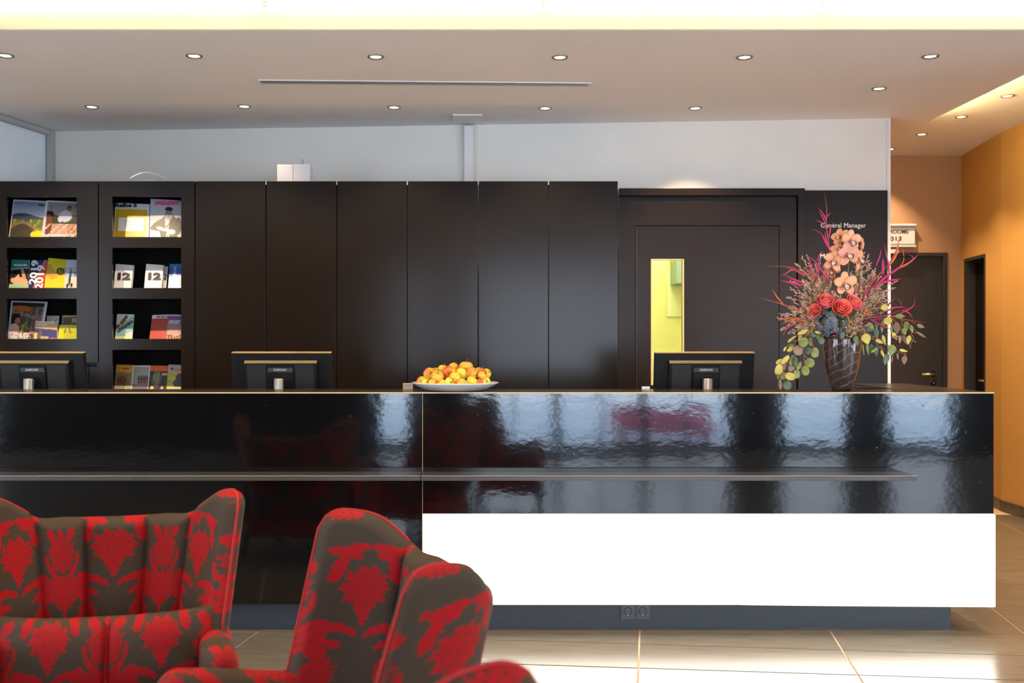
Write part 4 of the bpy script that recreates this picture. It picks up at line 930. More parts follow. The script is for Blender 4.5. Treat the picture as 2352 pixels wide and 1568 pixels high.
# ================================================================== ARMCHAIRS
def hsh(i, j, k=0): return np.modf(np.abs(np.sin(i*127.1+j*311.7+k*74.7)*43758.5453))[0]
RED = np.array(lin(156, 6, 11)); GND = np.array(lin(64, 50, 36))
def damask(u, v):
    """floral damask: u across, v up (metres) -> rgb"""
    uu = u+.0016*np.sin(v*420)+.0012*np.sin(v*213+1); vv = v+.0016*np.sin(u*430)+.0012*np.sin(u*207)
    per = .30; pv = .46
    def local(cu, cv):
        x = (uu-cu+per/2) % per-per/2; y = (vv-cv+pv/2+.06) % pv-pv/2-.06; return x, y
    red = np.zeros_like(u, bool); dark = np.zeros_like(u, bool)
    def E(x, y, cx, cy, rx, ry, a=0): 
        X_ = np.abs(x)
        return ell(X_, y, cx, cy, rx, ry, a)
    # motif 1: flower ball with tail, pair of leaves, flanking leaf columns
    x, y = local(0, .715); r = np.hypot(x, y*1.0); th = np.arctan2(y, x)
    sc = .0022*np.cos(x*560)+.0022*np.cos(y*560)
    ball = r < .051+.0055*np.cos(10*th)+.003*np.cos(23*th+1)
    red |= ball; red |= (y < -.03) & (y > -.100) & (np.abs(x) < .027*(1+(y+.03)/.070)+.004*np.cos(y*420))
    dark |= (r < .050) & (np.cos(x*400)*np.cos(y*400) > .30) & (np.cos(x*400+y*800)>-.4)
    lf = E(x, y, .046, -.108, .040, .018, .35) & ~E(x, y, .040, -.130, .044, .017, .30); red |= lf
    red |= E(x, y, .078, -.100, .016, .020)
    lf2 = E(x+sc, y, .066, -.152, .030, .024, .1) & ~E(x, y, .044, -.168, .018, .016, .3); red |= lf2
    red |= E(x+sc*1.6, y+sc, .068, -.215, .026, .046, .05); red |= E(x+sc*1.6, y, .062, -.292, .028, .034, -.2)
    dark |= E(x, y, .056, -.150, .014, .0028, .3) | (E(x, y, .068, -.215, .022, .042) & (np.cos(x*430)*np.cos(y*430) > .45)) | (E(x, y, .062, -.292, .024, .03) & (np.cos(x*430)*np.cos(y*430) > .45))
    # top sprigs between the motifs
    red |= E(x, y, .062, .045, .013, .040+.004*np.cos(y*300), .25); red |= E(x, y, .052, .085, .036, .012, .3); red |= E(x, y, .03, .098, .03, .011, -.1)
    # motif 2: cup flower on a stem with a fan of leaves
    x, y = local(.15, .700); r = np.hypot(x, y); th = np.arctan2(y, x)
    b2 = (r < .048+.005*np.cos(13*th)+.003*np.cos(29*th)) | ((np.abs(x) < .034) & (y < 0) & (y > -.055) & (x**2/.040**2+(y+.012)**2/.060**2 < 1))
    red |= b2; dark |= b2 & (np.cos(x*400)*np.cos(y*400) > .34); ring = np.abs(np.hypot(x, (y+.008)*.78)-.047) < .0024
    dark |= ring & (y < 0); red |= (np.abs(np.hypot(x, (y+.01)*.75)-.056) < .005) & (y < -.005)
    red |= (np.abs(x) < .0055) & (y < -.05) & (y > -.20)
    for a_, l_, c1_ in ((.50, .062, .040), (.85, .050, .050), (.25, .075, .020)):
        red |= E(x, y, c1_, -.165+l_*.75, .0150, l_, -a_)
        dark |= E(x, y, c1_, -.165+l_*.75, .0016, l_*.9, -a_)
    red |= E(x, y, .034, .055, .014, .022, -.6); red |= E(x, y, .0, .058, .010, .016)
    red |= E(x, y, .050, -.235, .028, .036, .3); red |= E(x, y, .0, -.245, .018, .03)
    red |= E(x, y, .030, -.30, .030, .018, -.4)
    rd = np.where(dark[..., None], RED*.30+GND*.45, RED); 
    c = np.where(red[..., None], rd, GND)
    return c
def surf(name, P, uv, parent, smooth=True, flip=False):
    nv, nu = P.shape[:2]; me = bpy.data.meshes.new(name); i = np.arange(nu*nv).reshape(nv, nu)
    f = np.stack([i[:-1, :-1], i[:-1, 1:], i[1:, 1:], i[1:, :-1]], -1).reshape(-1, 4)
    if flip: f = f[:, ::-1]
    me.from_pydata(P.reshape(-1, 3).tolist(), [], f.tolist()); vcol(me, damask(uv[0], uv[1]).reshape(-1, 3))
    return obj(name, me, 'fabric', parent, smooth)
def cr(xs, ys, t):
    """smooth monotone-ish interpolation"""
    xs = np.array(xs, float); ys = np.array(ys, float); m = np.gradient(ys, xs); t = np.clip(t, xs[0], xs[-1])
    k = np.clip(np.searchsorted(xs, t)-1, 0, len(xs)-2); h = xs[k+1]-xs[k]; q = (t-xs[k])/h
    return ys[k]*(1+2*q)*(1-q)**2+h*m[k]*q*(1-q)**2+ys[k+1]*q*q*(3-2*q)+h*m[k+1]*q*q*(q-1)
SB = [0, .3, .55, .78, 1.0]
TX, TY = [0, .150, .245, .325, .372], [0, .002, -.040, -.135, -.265]
BXc, BYc = [0, .115, .195, .262, .308], [0, .002, -.040, -.145, -.300]
ZB0 = .34
def shell_pt(s, t, side):
    """s in [-1,1], t in [0,1] height; side 0 = middle surface"""
    a = np.abs(s); sg = np.sign(s)
    H = cr([0, .30, .55, .62, .74, .88, 1.0], [.800, .803, .820, .845, .884, .902, .904], a)
    H = H-.050*(1-np.sqrt(np.clip(1-np.clip((a-.91)/.09, 0, 1)**2, 0, 1)))
    z = ZB0+(H-ZB0)*t
    q = (z-ZB0)/.52
    xt = cr(SB, TX, a); yt = cr(SB, TY, a); xb = cr(SB, BXc, a); yb = cr(SB, BYc, a)
    x = xb+(xt-xb)*q; y = yb+(yt-yb)*q+.27+.10*q
    return sg*x, y, z, H
def chair():
    r = empty('armchair', (0, 0, 0))
    NS, NT = 300, 190
    for part, side in (('backrest', -1), ('backrest_outer', 1)):
        ns, nt = (NS, NT) if side == -1 else (150, 80)
        # denser near the rims so the roll-over is round
        e = np.linspace(-1, 1, ns); e = np.sin(e*PI/2*.93)/math.sin(PI/2*.93)*.35+e*.65
        tt = np.linspace(0, 1, nt); tt = 1-(1-tt)**1.25
        s, t = np.meshgrid(e, tt)
        x, y, z, H = shell_pt(s, t, 0)
        x2, y2, _, _ = shell_pt(s+.004, t, 0); x1, y1, _, _ = shell_pt(s-.004, t, 0)
        tx, ty = x2-x1, y2-y1; L_ = np.hypot(tx, ty)+1e-9; nx, ny = -ty/L_, tx/L_      # outward (towards +y at the centre)
        dtop = (H-z); dside = (1-np.abs(s))*.62
        R1 = .034; T_ = .030
        k1 = np.sqrt(np.clip(1-(1-np.clip(dtop/R1, 0, 1))**2, 0, 1)); k2 = np.sqrt(np.clip(1-(1-np.clip(dside/R1, 0, 1))**2, 0, 1))
        thk = T_*np.minimum(k1, 1)*k2
        a = np.abs(s); ch = np.where(a < .55, (((s+.55) % .36667)-.18333)/.18333, np.clip((a-.55)/.45*2-1, -1, 1))
        bul = np.where(a < .55, .036*np.sqrt(np.clip(1-np.abs(ch)**3.5, 0, 1)), .026*np.sqrt(np.clip(1-np.clip(-ch, 0, 1)**6, 0, 1)))
        if side == -1: off = -(thk*(.55)+bul*np.minimum(k1, 1)*k2)
        else: off = thk*1.0
        P = np.stack([x+nx*off, y+ny*off, z], -1)
        surf(part, P, (s*.41, z+.0*s), r, flip=(side == 1))
    # top edge piping
    for sg in (-1, 1):
        pts = []
        for a in np.linspace(.57, 1.0, 22):
            x, y, z, H = shell_pt(np.array([sg*a]), np.array([1.0]), 0); pts.append((x[0], y[0], z[0]))
        for t in np.linspace(.97, 0.28, 12):
            x, y, z, H = shell_pt(np.array([sg*1.0]), np.array([t]), 0); pts.append((x[0], y[0], z[0]))
        MB().tube(pts, .0045, 6).build('piping', 'fabricpipe', r, smooth=True)
    # arms
    for sg in (-1, 1):
        nu, nv = 70, 120
        u, v = np.meshgrid(np.linspace(0, 1, nu), np.linspace(0, 1, nv))
        # cross-section in xz: rounded top; runs along y from the wing to the front
        ang = PI*(1-u); hw = .048
        yy = .10-.42*v
        top = .52-.02*np.cos(v*PI)+.0*v
        endr = np.sqrt(np.clip(1-np.clip((v-.84)/.16, 0, 1)**2.0, 0, 1))
        flat = np.clip((u-.25)/.5, 0, 1)
        # path: outer side up, over, inner side down
        xx = np.where(u < .25, -hw, np.where(u > .75, hw, -hw*np.cos((u-.25)/.5*PI)))
        zz = np.where(u < .25, .16+(top-hw-.16)*(u/.25), np.where(u > .75, .16+(top-hw-.16)*((1-u)/.25), top-hw+hw*np.sin((u-.25)/.5*PI)))
        cen = sg*(.305+.03*v)
        P = np.stack([cen+xx*(.25+.75*endr)*sg, yy-.0*v, .16+(zz-.16)*(.82+.18*endr)], -1)
        surf('arm', P, (xx*1.0+cen+.1, zz+yy*.9), r, flip=(sg == -1))
    # seat cushion, base
    def cushion(name, cx, cy, z0, z1, w_, d_, n=60, pw=5):
        u, v = np.meshgrid(np.linspace(-1, 1, n), np.linspace(-1, 1, n))
        for nm, sgn in ((name, 1), (name+'_underside', -1)):
            k = np.clip((1-np.abs(u)**pw)*(1-np.abs(v)**pw), 0, 1)**.35
            zc = (z0+z1)/2; P = np.stack([cx+u*w_, cy+v*d_, zc+sgn*(z1-zc)*k], -1)
            surf(nm, P, (u*w_+.07, v*d_), r, flip=(sgn == -1))
    cushion('seat_cushion', 0, -.04, .25, .37, .25, .29)
    MB().box(-.29, .29, -.28, .22, .15, .27).build('seat_base', 'fabricpipe', r, bevel=.02, seg=3)
    for sx in (-1, 1):
        for sy in (-.26, .20):
            MB().tube([(sx*.29, sy, .175), (sx*.31, sy*1.06, 0)], [.024, .013], 10).build('leg', 'woodleg', r, smooth=True)
    return r
KK = 1.045
ch = chair(); ch.location = (-1.055*KK, 2.79*KK, 0); ch.rotation_euler = (0, 0, math.radians(13))
tag(ch, 'red and grey damask wing armchair at left, facing the camera, with a cushion', 'armchair', 'damask wing armchairs')
c2 = copy_tree(ch); c2.location = (-.385, 2.29, 0); c2.rotation_euler = (0, 0, math.radians(-68))
tag(c2, 'red and grey damask wing armchair in the middle, turned towards the left', 'armchair', 'damask wing armchairs')
c3 = copy_tree(ch); c3.location = (.225, 1.06, 0); c3.rotation_euler = (0, 0, math.radians(95))
tag(c3, 'red damask wing armchair of which only a wing tip shows at the bottom edge', 'armchair', 'damask wing armchairs')
ch.scale = (KK, KK, .978)
# lumbar cushion in the left chair
pw_ = empty('lumbar_cushion', (-1.02*KK, 2.72*KK, .315), rz=math.radians(13), label='red and grey damask lumbar cushion with a centre seam on the left armchair', cat='cushion')
n = 150; u, v = np.meshgrid(np.linspace(-1, 1, n), np.linspace(-1, 1, 90))
for nm, sgn in (('front', -1), ('back', 1)):
    k = np.clip((1-np.abs(u)**3.2)*(1-np.abs(v)**3.2), 0, 1)**.5
    k = k*(1-.35*np.exp(-(u/.035)**2))
    wx = u*(.300+.022*np.abs(v)**3); hz = v*(.115+.022*np.abs(u)**3)+.012*u*u*0
    a = math.radians(14)
    yy = sgn*.072*k
    P = np.stack([wx, yy*math.cos(a)+hz*math.sin(a)+.10, .115+hz*math.cos(a)-yy*math.sin(a)], -1)
    surf(nm, P, (wx*.98+.15, hz+.66), pw_, flip=(sgn == 1))
MB().tube([(0, .10-.042+v_*.115*math.sin(math.radians(14)), .115+v_*.115*math.cos(math.radians(14))) for v_ in np.linspace(-.97, .97, 12)], .003, 6).build('centre_seam', 'fabricpipe', pw_, smooth=True)

# ================================================================== FLOWERS
VD = 4.80; vx = X(1934, VD)
vase = empty('glass_vase', (vx, VD, TZ), label='smoky brown swirled glass vase on the right end of the counter', cat='vase')
vh = Z(766, VD)-TZ
po = [(0, .001), (.040, .001), (.046, .004), (.052, .025), (.066, .075), (.080, .140), (.0885, .205), (.090, vh-.03), (.0885, vh)]
pi_ = [(r-.0035 if r > 0 else 0, z if k > 1 else z+.018) for k, (r, z) in enumerate(po)][2:]
MB().lathe(po+[(r, z) for r, z in reversed(pi_)]+[(0, .022)], 64).build('body', 'vase', vase, smooth=True)
def px_(x, y, off=0.0):
    return at(x, y, VD+off)
def stuffing(m, p0, p1, r=.0022, seg=5):
    mid = (p0+p1)/2; m.tube([p0, mid, p1], r, seg)
mouth = Vector((vx, VD, TZ+vh)); low = Vector((vx, VD, TZ+.05))
def stemline(m, tip, r=.0022, spread=.055):
    a = random.uniform(-1, 1); b = random.uniform(-.6, .6)
    pts = [low+Vector((a*.025, b*.025, 0)), mouth+Vector(((tip.x-vx)*.25, (tip.y-VD)*.25, -.01)), tip]
    p0, p1, p2 = pts; out = []
    for k in range(9):
        t = k/8; out.append(p0*(1-t)**2+p1*2*t*(1-t)*1+p2*t*t)
    m.tube(out, r, 5)
def petal(L, W, cup=.2, curl=0.0, n=11, m_=7, tip=1.0, fold=0.0):
    """petal in local coords: grows along +Y from origin, facing +Z"""
    vs = []; fs = []
    for i in range(n):
        t = i/(n-1); w_ = W*max(.10, math.sqrt(max(0, 1-((t-.56)/(.56 if t < .56 else .445))**2)))
        for j in range(m_):
            s = -1+2*j/(m_-1)
            vs.append((s*w_, L*t, cup*w_*s*s-curl*L*t*t*.6+.05*L*math.sin(PI*t)+fold*w_*abs(s)))
    for i in range(n-1):
        for j in range(m_-1):
            a = i*m_+j; fs.append((a, a+1, a+m_+1, a+m_))
    return vs, fs
def frame(c, normal, roll=0.0):
    z = Vector(normal).normalized(); up = Vector((0, 0, 1)); x = up.cross(z)
    if x.length < .01: x = Vector((1, 0, 0))
    x.normalize(); y = z.cross(x)
    Mx = Matrix((x, y, z)).transposed().to_4x4() @ Matrix.Rotation(roll, 4, 'Z'); Mx.translation = Vector(c); return Mx
def addp(m, vf, Mx):
    m.add([Mx @ Vector(v) for v in vf[0]], vf[1])
    return m
# orchid spray
orc = empty('orchid_spray', mouth, label='spray of peach cymbidium orchids at the top centre of the bouquet', cat='flower')
def kid(m, name, mt, root, **k):
    o = m.build(name, mt, root, **k); o.location = -Vector(root.location) if root.parent is None else (0, 0, 0); return o
def put(m, name, mt, root, smooth=True):
    o = m.build(name, mt, root, smooth=smooth)
    rl = Vector(root.location) if root.parent is None else Vector(root.parent.location)+Vector(root.location)
    o.location = -rl if root.parent is None else (0, 0, 0)
    return o
m = MB(); m.tube([low, mouth, px_(1946, 640, .0), px_(1950, 600, -.01), px_(1946, 560, .01), px_(1944, 545, .01)], [.0045, .0045, .004, .0035, .003, .002], 7)
put(m, 'flower_stem', 'gstem', orc)
ORC = [(1931, 545, .0, (-.75, -.6, .35), .3, .92), (1953, 553, -.035, (.15, -1, .0), 0, 1.05), (1946, 584, -.045, (.0, -1, .05), .2, 1.12), (1915, 600, -.035, (-.25, -1, .05), -.3, 1.02),
       (1968, 594, -.02, (.6, -.8, -.1), .5, 1.0), (1912, 620, -.01, (-.7, -.6, -.2), .9, .9), (1939, 652, -.055, (.05, -1, -.05), .1, 1.15), (1926, 575, .02, (-.6, -.7, .3), 1.2, .85)]
for (x, y, off, nrm_, roll, sc) in ORC:
    c_ = px_(x, y, off); Mx = frame(c_, nrm_, roll); L = .052*sc
    fo = None; mt_ = random.choice(['orchid', 'orchid', 'orchidp'])
    for k in range(5):
        a = [0, 1.18, -1.18, 2.45, -2.45][k]; wide = k in (1, 2)
        vf = petal(L*random.uniform(.92, 1.06)*(1.0 if not wide else .96), .0185*sc*(1.12 if wide else .92), cup=random.uniform(-.35, .45), curl=random.uniform(-.1, .5))
        q_ = addp(MB(), vf, Mx @ Matrix.Translation((0, 0, .004 if wide else 0)) @ Matrix.Rotation(a, 4, 'Z') @ Matrix.Rotation(random.uniform(.15, .42), 4, 'X'))
        if fo is None:
            fo = q_.build('orchid_flower', mt_, orc, smooth=True); fo.location = -Vector(orc.location); fo.modifiers.new('s', 'SOLIDIFY').thickness = .0012
        else: q_.build('petal', mt_ if k < 3 else 'orchid', fo, smooth=True).modifiers.new('s', 'SOLIDIFY').thickness = .0012
    lm = MB(); vf = petal(L*.58, .015*sc, cup=.9, curl=-.5); addp(lm, vf, Mx @ Matrix.Translation((0, 0, .010)) @ Matrix.Rotation(PI, 4, 'Z') @ Matrix.Rotation(.3, 4, 'X'))
    l_ = lm.build('lip', 'lipd', fo, smooth=True)
    lm = MB(); vf = petal(L*.50, .0095*sc, cup=.9, curl=-.45); addp(lm, vf, Mx @ Matrix.Translation((0, -.001, .0135)) @ Matrix.Rotation(PI, 4, 'Z') @ Matrix.Rotation(.3, 4, 'X'))
    lm.build('lip_centre', 'lip', fo, smooth=True)
    cm = MB(); a_ = Mx @ Vector((0, .008, .010)); b_ = Mx @ Vector((0, .0, .022)); cm.tube([a_, (a_+b_)/2, b_], [.004, .0048, .003], 7); cm.build('column', 'orchidp', fo, smooth=True)
bd = MB()
for x, y in ((1981, 560), (1979, 552), (1980, 567), (1965, 662), (1903, 628)):
    bd.ball(px_(x, y, -.01), .0095, 8, 6, 1.5)
put(bd, 'buds', 'orchid', orc)
# roses
def rose(x, y, rpx, off, nrm_, lab, mt, openness):
    c_ = px_(x, y, off); R0 = rpx*VD/F
    r = empty('rose', c_, label=lab, cat='flower', group='coral roses in the bouquet')
    Mx = frame((0, 0, 0), nrm_)
    rings = [(3, .18, .0), (4, .36, .7), (5, .58, .2), (5, .80, .9), (5, 1.0, .4)]
    for q, (cnt, rr, ph) in enumerate(rings):
        pm = MB()
        for k in range(cnt):
            a = 2*PI*k/cnt+ph+random.uniform(-.2, .2); vs = []; fs = []; nu, nv = 9, 7; jr = random.uniform(.90, 1.12); jh = random.uniform(-.10, .10)
            wid = 2*PI/cnt*.78
            for j in range(nv):
                t = j/(nv-1)
                for i in range(nu):
                    s = -1+2*i/(nu-1); an = a+s*wid
                    rad = jr*R0*rr*(.30+.70*math.sin(min(1, t*1.05)*PI*.52))*(1+.03*s*math.sin(a*3))
                    flare = openness*rr*.30*R0*max(0, t-.55)**1.1*3
                    h_ = R0*(jh-.95+1.85*t-(.30+.5*openness)*rr*rr*t)-R0*.30*abs(s)**2.0*t
                    vs.append(((rad+flare)*math.cos(an), (rad+flare)*math.sin(an), h_))
            for j in range(nv-1):
                for i in range(nu-1):
                    b = j*nu+i; fs.append((b, b+1, b+nu+1, b+nu))
            pm.add([Mx @ Vector(v) for v in vs], fs)
        o = pm.build('petals', mt if q > 2 else 'rose', r, smooth=True); o.modifiers.new('s', 'SOLIDIFY').thickness = .0011
    sm = MB(); c0_ = low-c_; sm.tube([Mx @ Vector((0, 0, -.9*R0)), (mouth-c_)+Vector((c_.x-vx, 0, 0))*.2, c0_], .003, 6); sm.build('flower_stem', 'gstem', r, smooth=True)
rose(1896, 692, 17.5, -.075, (-.1, -.72, .62), 'pink-coral half-open rose, upper left of the roses', 'rose2', .35)
rose(1871, 713, 14, -.06, (-.55, -.8, .25), 'smallest coral rose at the left, turned sideways', 'rose', .5)
rose(1934, 706, 18, -.095, (.02, -.88, .42), 'wide open coral rose in the middle above the vase', 'rose', .7)
rose(1961, 695, 16.5, -.06, (.4, -.75, .5), 'coral rose partly behind the wide open one, at right', 'rose2', .6)
# hydrangea
hy = empty('hydrangea', px_(1907, 742, -.06), label='dusty blue-green hydrangea head just above the vase rim', cat='flower')
hc = Vector(hy.location); HR = .062
for mtn in ('hyd', 'hydg', 'hydp'):
    hm = MB(); cnt = {'hyd': 26, 'hydg': 14, 'hydp': 8}[mtn]
    for k in range(cnt):
        th = random.uniform(0, 2*PI); ph = math.acos(random.uniform(-.95, .95)); d_ = Vector((math.sin(ph)*math.cos(th), math.sin(ph)*math.sin(th), math.cos(ph)))
        if d_.y > .35: d_.y = -d_.y
        d_.normalize()
        if mtn == 'hydg' and d_.z < -.2: d_.z = -d_.z
        Mx = frame(Vector((d_.x*HR*1.12, d_.y*HR*.8, d_.z*HR)), d_, random.uniform(0, 6))
        for q in range(4):
            addp(hm, petal(.0155, .0085, cup=.4, curl=.25, n=5, m_=5), Mx @ Matrix.Rotation(q*PI/2, 4, 'Z') @ Matrix.Rotation(.15, 4, 'X'))
    o = hm.build('florets', mtn, hy, smooth=True); o.modifiers.new('s', 'SOLIDIFY').thickness = .0007; o['kind'] = 'stuff'
MB().ball((0, .01, 0), HR*.78, 14, 10).build('flower_core', 'leafb', hy, smooth=True)
MB().tube([Vector((0, .01, -.03)), mouth-hc, low-hc], .004, 6).build('flower_stem', 'gstem', hy, smooth=True)
# statice sprigs
sprig_me = {}
def sprig_parts(seed, L):
    rs = random.Random(seed); st = MB(); fl_ = MB(); f2 = MB()
    st.tube([(0, 0, 0), (0, .01*rs.uniform(-1, 1), L*.5), (.01*rs.uniform(-1, 1), 0, L*.80)], [.0016, .0013, .001], 4)
    for k in range(17):
        t = rs.uniform(.30, .82); p0 = Vector((0, 0, L*t)); a = rs.uniform(0, 2*PI); l = rs.uniform(.030, .062)
        tip = p0+Vector((math.cos(a)*l*.75, math.sin(a)*l*.6, l*.95)); st.tube([p0, (p0+tip)/2+Vector((0, 0, -.004)), tip], [.0010, .0008, .0006], 3, cap=False)
        for q in range(8):
            tt = .45+.075*q; c_ = p0.lerp(tip, tt); d_ = Vector((rs.uniform(-1, 1), rs.uniform(-1, 1), rs.uniform(.2, 1.2))).normalized(); ln = rs.uniform(.009, .014)
            tgt = fl_ if rs.random() < .72 else f2
            e1 = c_+d_*ln; sd_ = d_.cross(Vector((.3, .9, .1))).normalized()*.0023; sd2 = d_.cross(sd_).normalized()*.0023
            tgt.add([c_, c_+d_*ln*.6+sd_, e1, c_+d_*ln*.6-sd_, c_+d_*ln*.6+sd2, c_+d_*ln*.6-sd2], [(0, 1, 2), (0, 2, 3), (0, 4, 2), (0, 2, 5)])
    return st, fl_, f2
variants = [sprig_parts(s_, .20) for s_ in (1, 2, 3, 4)]
vmesh = []
for st, f1_, f2_ in variants:
    a = st.mesh('stalk'); a.materials.append(M['gstem']); b = f1_.mesh('florets'); b.materials.append(M['statice']); c = f2_.mesh('florets'); c.materials.append(M['staticey']); vmesh.append((a, b, c))
SPR = [(1850, 600, .0), (1868, 606, .03), (1832, 640, -.01), (1856, 640, -.04), (1825, 668, .0), (1848, 672, -.05), (1806, 712, -.01), (1822, 700, -.04), (1800, 735, -.02), (1835, 735, -.06), (1818, 752, -.02), (1850, 752, -.07),
       (1985, 588, .02), (1975, 616, .03), (2008, 610, .02), (2020, 628, .0), (1996, 640, -.03), (2035, 655, .01), (2012, 668, -.03), (2040, 680, .0), (1990, 688, -.05), (2005, 700, -.05), (1925, 670, -.085), (1908, 672, -.06),
       (1968, 740, -.10), (1955, 752, -.11), (1985, 735, -.09), (1975, 722, -.09), (1950, 738, -.10), (1870, 662, -.02), (1880, 650, .02), (1888, 634, .0), (2030, 700, -.02), (1862, 690, -.06), (1840, 702, -.06), (1995, 752, -.08), (1870, 620, -.03), (1885, 668, -.05), (1965, 655, -.02), (1980, 650, -.01), (1905, 752, -.10), (2040, 640, -.02)]
for k, (x, y, off) in enumerate(SPR):
    tip = px_(x, y, off); org = Vector((vx+(tip.x-vx)*.12, VD+off*.3, Z(745, VD)-.01)); d_ = tip-org; L = d_.length
    if L < .09: org = tip-Vector((.35*(1 if x > 1934 else -1), .45, .9)).normalized()*-.0-Vector(((tip.x-vx)*.3, -.05, .085)); d_ = tip-org; L = d_.length
    side = 'left' if x < 1934 else 'right'
    r = empty('statice_sprig', org, label='feathery sprig of tiny dusty-pink statice on the %s of the bouquet' % side, cat='flower', group='statice sprigs on the %s of the bouquet' % side)
    r.rotation_mode = 'QUATERNION'; q = Vector((0, 0, 1)).rotation_difference(d_); r.rotation_quaternion = q
    s_ = L/.20*1.0; sxy = max(.75, min(s_, 1.15)); r.scale = (sxy, sxy, s_)
    for nm, me in zip(('stalk', 'florets', 'florets'), vmesh[k % 4]):
        o = bpy.data.objects.new(nm, me); C.objects.link(o); o.parent = r
        if nm == 'florets': o['kind'] = 'stuff'
# crimson grass branches
def blade(m, pts, w0, off0=0.0, off1=0.0):
    P = [px_(x, y, off0+(off1-off0)*k/(len(pts)-1)) for k, (x, y) in enumerate(pts)]
    # resample smooth
    n_ = 12; out = []
    for i in range(n_+1):
        t = i/n_*(len(P)-1); k = min(int(t), len(P)-2); f_ = t-k
        p0 = P[max(k-1, 0)]; p1 = P[k]; p2 = P[k+1]; p3 = P[min(k+2, len(P)-1)]
        out.append(.5*((2*p1)+(-p0+p2)*f_+(2*p0-5*p1+4*p2-p3)*f_**2+(-p0+3*p1-3*p2+p3)*f_**3))
    m.tube(out, [w0*(.45+.8*math.sin(PI*min(1, i/n_*.9+.1)))*(1-.80*(i/n_)**3) for i in range(n_+1)], 5)
GR = [
 ('crimson dyed grass branch rising highest above the orchids', [
  ('crimo', [(1922, 720), (1908, 590), (1898, 520), (1899, 480), (1894, 443)], .0016), ('crim', [(1897, 505), (1891, 492), (1880, 478)], .0026), ('crim', [(1896, 514), (1889, 498), (1881, 486)], .002),
  ('crim', [(1898, 500), (1902, 494), (1909, 489)], .0018), ('crim', [(1900, 528), (1888, 512), (1873, 505)], .002), ('crim', [(1904, 548), (1908, 522), (1917, 511)], .0024), ('crimd', [(1904, 562), (1886, 536), (1862, 524)], .0022),
  ('crim', [(1904, 570), (1896, 555), (1885, 533)], .0038), ('crim', [(1906, 575), (1898, 552), (1895, 531)], .003)]),
 ('crimson dyed grass branch fanning out to the upper left', [
  ('crimo', [(1925, 735), (1880, 660), (1850, 628), (1815, 613), (1762, 611)], .0018), ('crim', [(1850, 632), (1830, 622), (1808, 615)], .0032), ('crimo', [(1850, 635), (1822, 620), (1805, 628), (1796, 633)], .0018),
  ('crim', [(1846, 650), (1820, 640), (1797, 629)], .0034), ('crim', [(1846, 655), (1818, 650), (1791, 643)], .0036), ('crim', [(1884, 622), (1872, 600), (1858, 590)], .0024), ('crim', [(1868, 640), (1862, 615), (1860, 592)], .0034), ('crim', [(1876, 600), (1884, 582), (1893, 577)], .002),
  ('crim', [(1905, 645), (1890, 625), (1876, 600)], .004), ('crim', [(1882, 655), (1878, 630), (1882, 615)], .003)]),
 ('orange-red grass branch reaching out to the left', [
  ('crimo', [(1925, 745), (1860, 725), (1800, 700), (1747, 684)], .002), ('crimo', [(1800, 700), (1785, 682), (1774, 664)], .0026), ('crimd', [(1860, 722), (1830, 700), (1808, 692)], .002), ('crimo', [(1830, 712), (1800, 700), (1785, 694)], .0018)]),
 ('orange-red grass branch drooping at the lower left', [
  ('crimo', [(1925, 752), (1870, 742), (1820, 740), (1796, 760)], .002), ('crim', [(1828, 742), (1808, 752), (1798, 772)], .0016), ('crimo', [(1850, 740), (1815, 730), (1788, 736)], .0022), ('crimo', [(1850, 728), (1815, 735), (1795, 745)], .0018)]),
 ('crimson dyed grass branch fanning out to the upper right', [
  ('crimo', [(1945, 735), (1990, 665), (2045, 600), (2063, 560), (2058, 545)], .0018), ('crim', [(2038, 650), (2042, 615), (2030, 560)], .0036), ('crimo', [(2042, 610), (2058, 585), (2065, 545)], .0036), ('crim', [(2012, 610), (2020, 590), (2024, 572)], .0026),
  ('crim', [(2028, 630), (2028, 605), (2028, 592)], .0042), ('crimo', [(2060, 620), (2075, 600), (2074, 575), (2066, 570)], .0016), ('crim', [(2030, 640), (2060, 618), (2088, 608)], .0034), ('crimo', [(2060, 616), (2090, 602), (2109, 584)], .0024),
  ('crim', [(2090, 600), (2098, 592), (2085, 582)], .0016), ('crim', [(2010, 655), (2040, 645), (2070, 640)], .0042), ('crim', [(2005, 665), (2035, 635), (2065, 618)], .0046), ('crimd', [(1990, 670), (2015, 650), (2030, 640)], .004), ('crim', [(1982, 690), (1995, 660), (2010, 640)], .003)]),
 ('dark red grass branch stretching out to the lower right', [
  ('crimd', [(1945, 752), (1990, 738), (2060, 716), (2120, 698)], .0026), ('crim', [(2000, 735), (2045, 728), (2095, 705), (2101, 681)], .002), ('crim', [(2035, 715), (2055, 706), (2082, 706)], .003), ('crimd', [(2045, 728), (2080, 734), (2124, 741)], .0032),
  ('crim', [(1998, 733), (2022, 746), (2045, 755)], .0046), ('crim', [(2072, 714), (2087, 718), (2097, 733)], .0024), ('crimd', [(2005, 728), (2035, 705), (2058, 680)], .0034), ('crimd', [(1985, 735), (2015, 705), (2030, 690)], .003), ('crimd', [(2072, 705), (2066, 690), (2058, 686)], .0018)]),
 ('short dark red grass loop lying over the hydrangea', [
  ('crimd', [(1930, 760), (1915, 755), (1893, 755)], .0034), ('crim', [(1945, 750), (1925, 765), (1908, 772)], .0022), ('crimo', [(1947, 725), (1950, 750), (1936, 768)], .0022), ('crimd', [(1932, 722), (1948, 735), (1950, 750)], .0018)]),
]
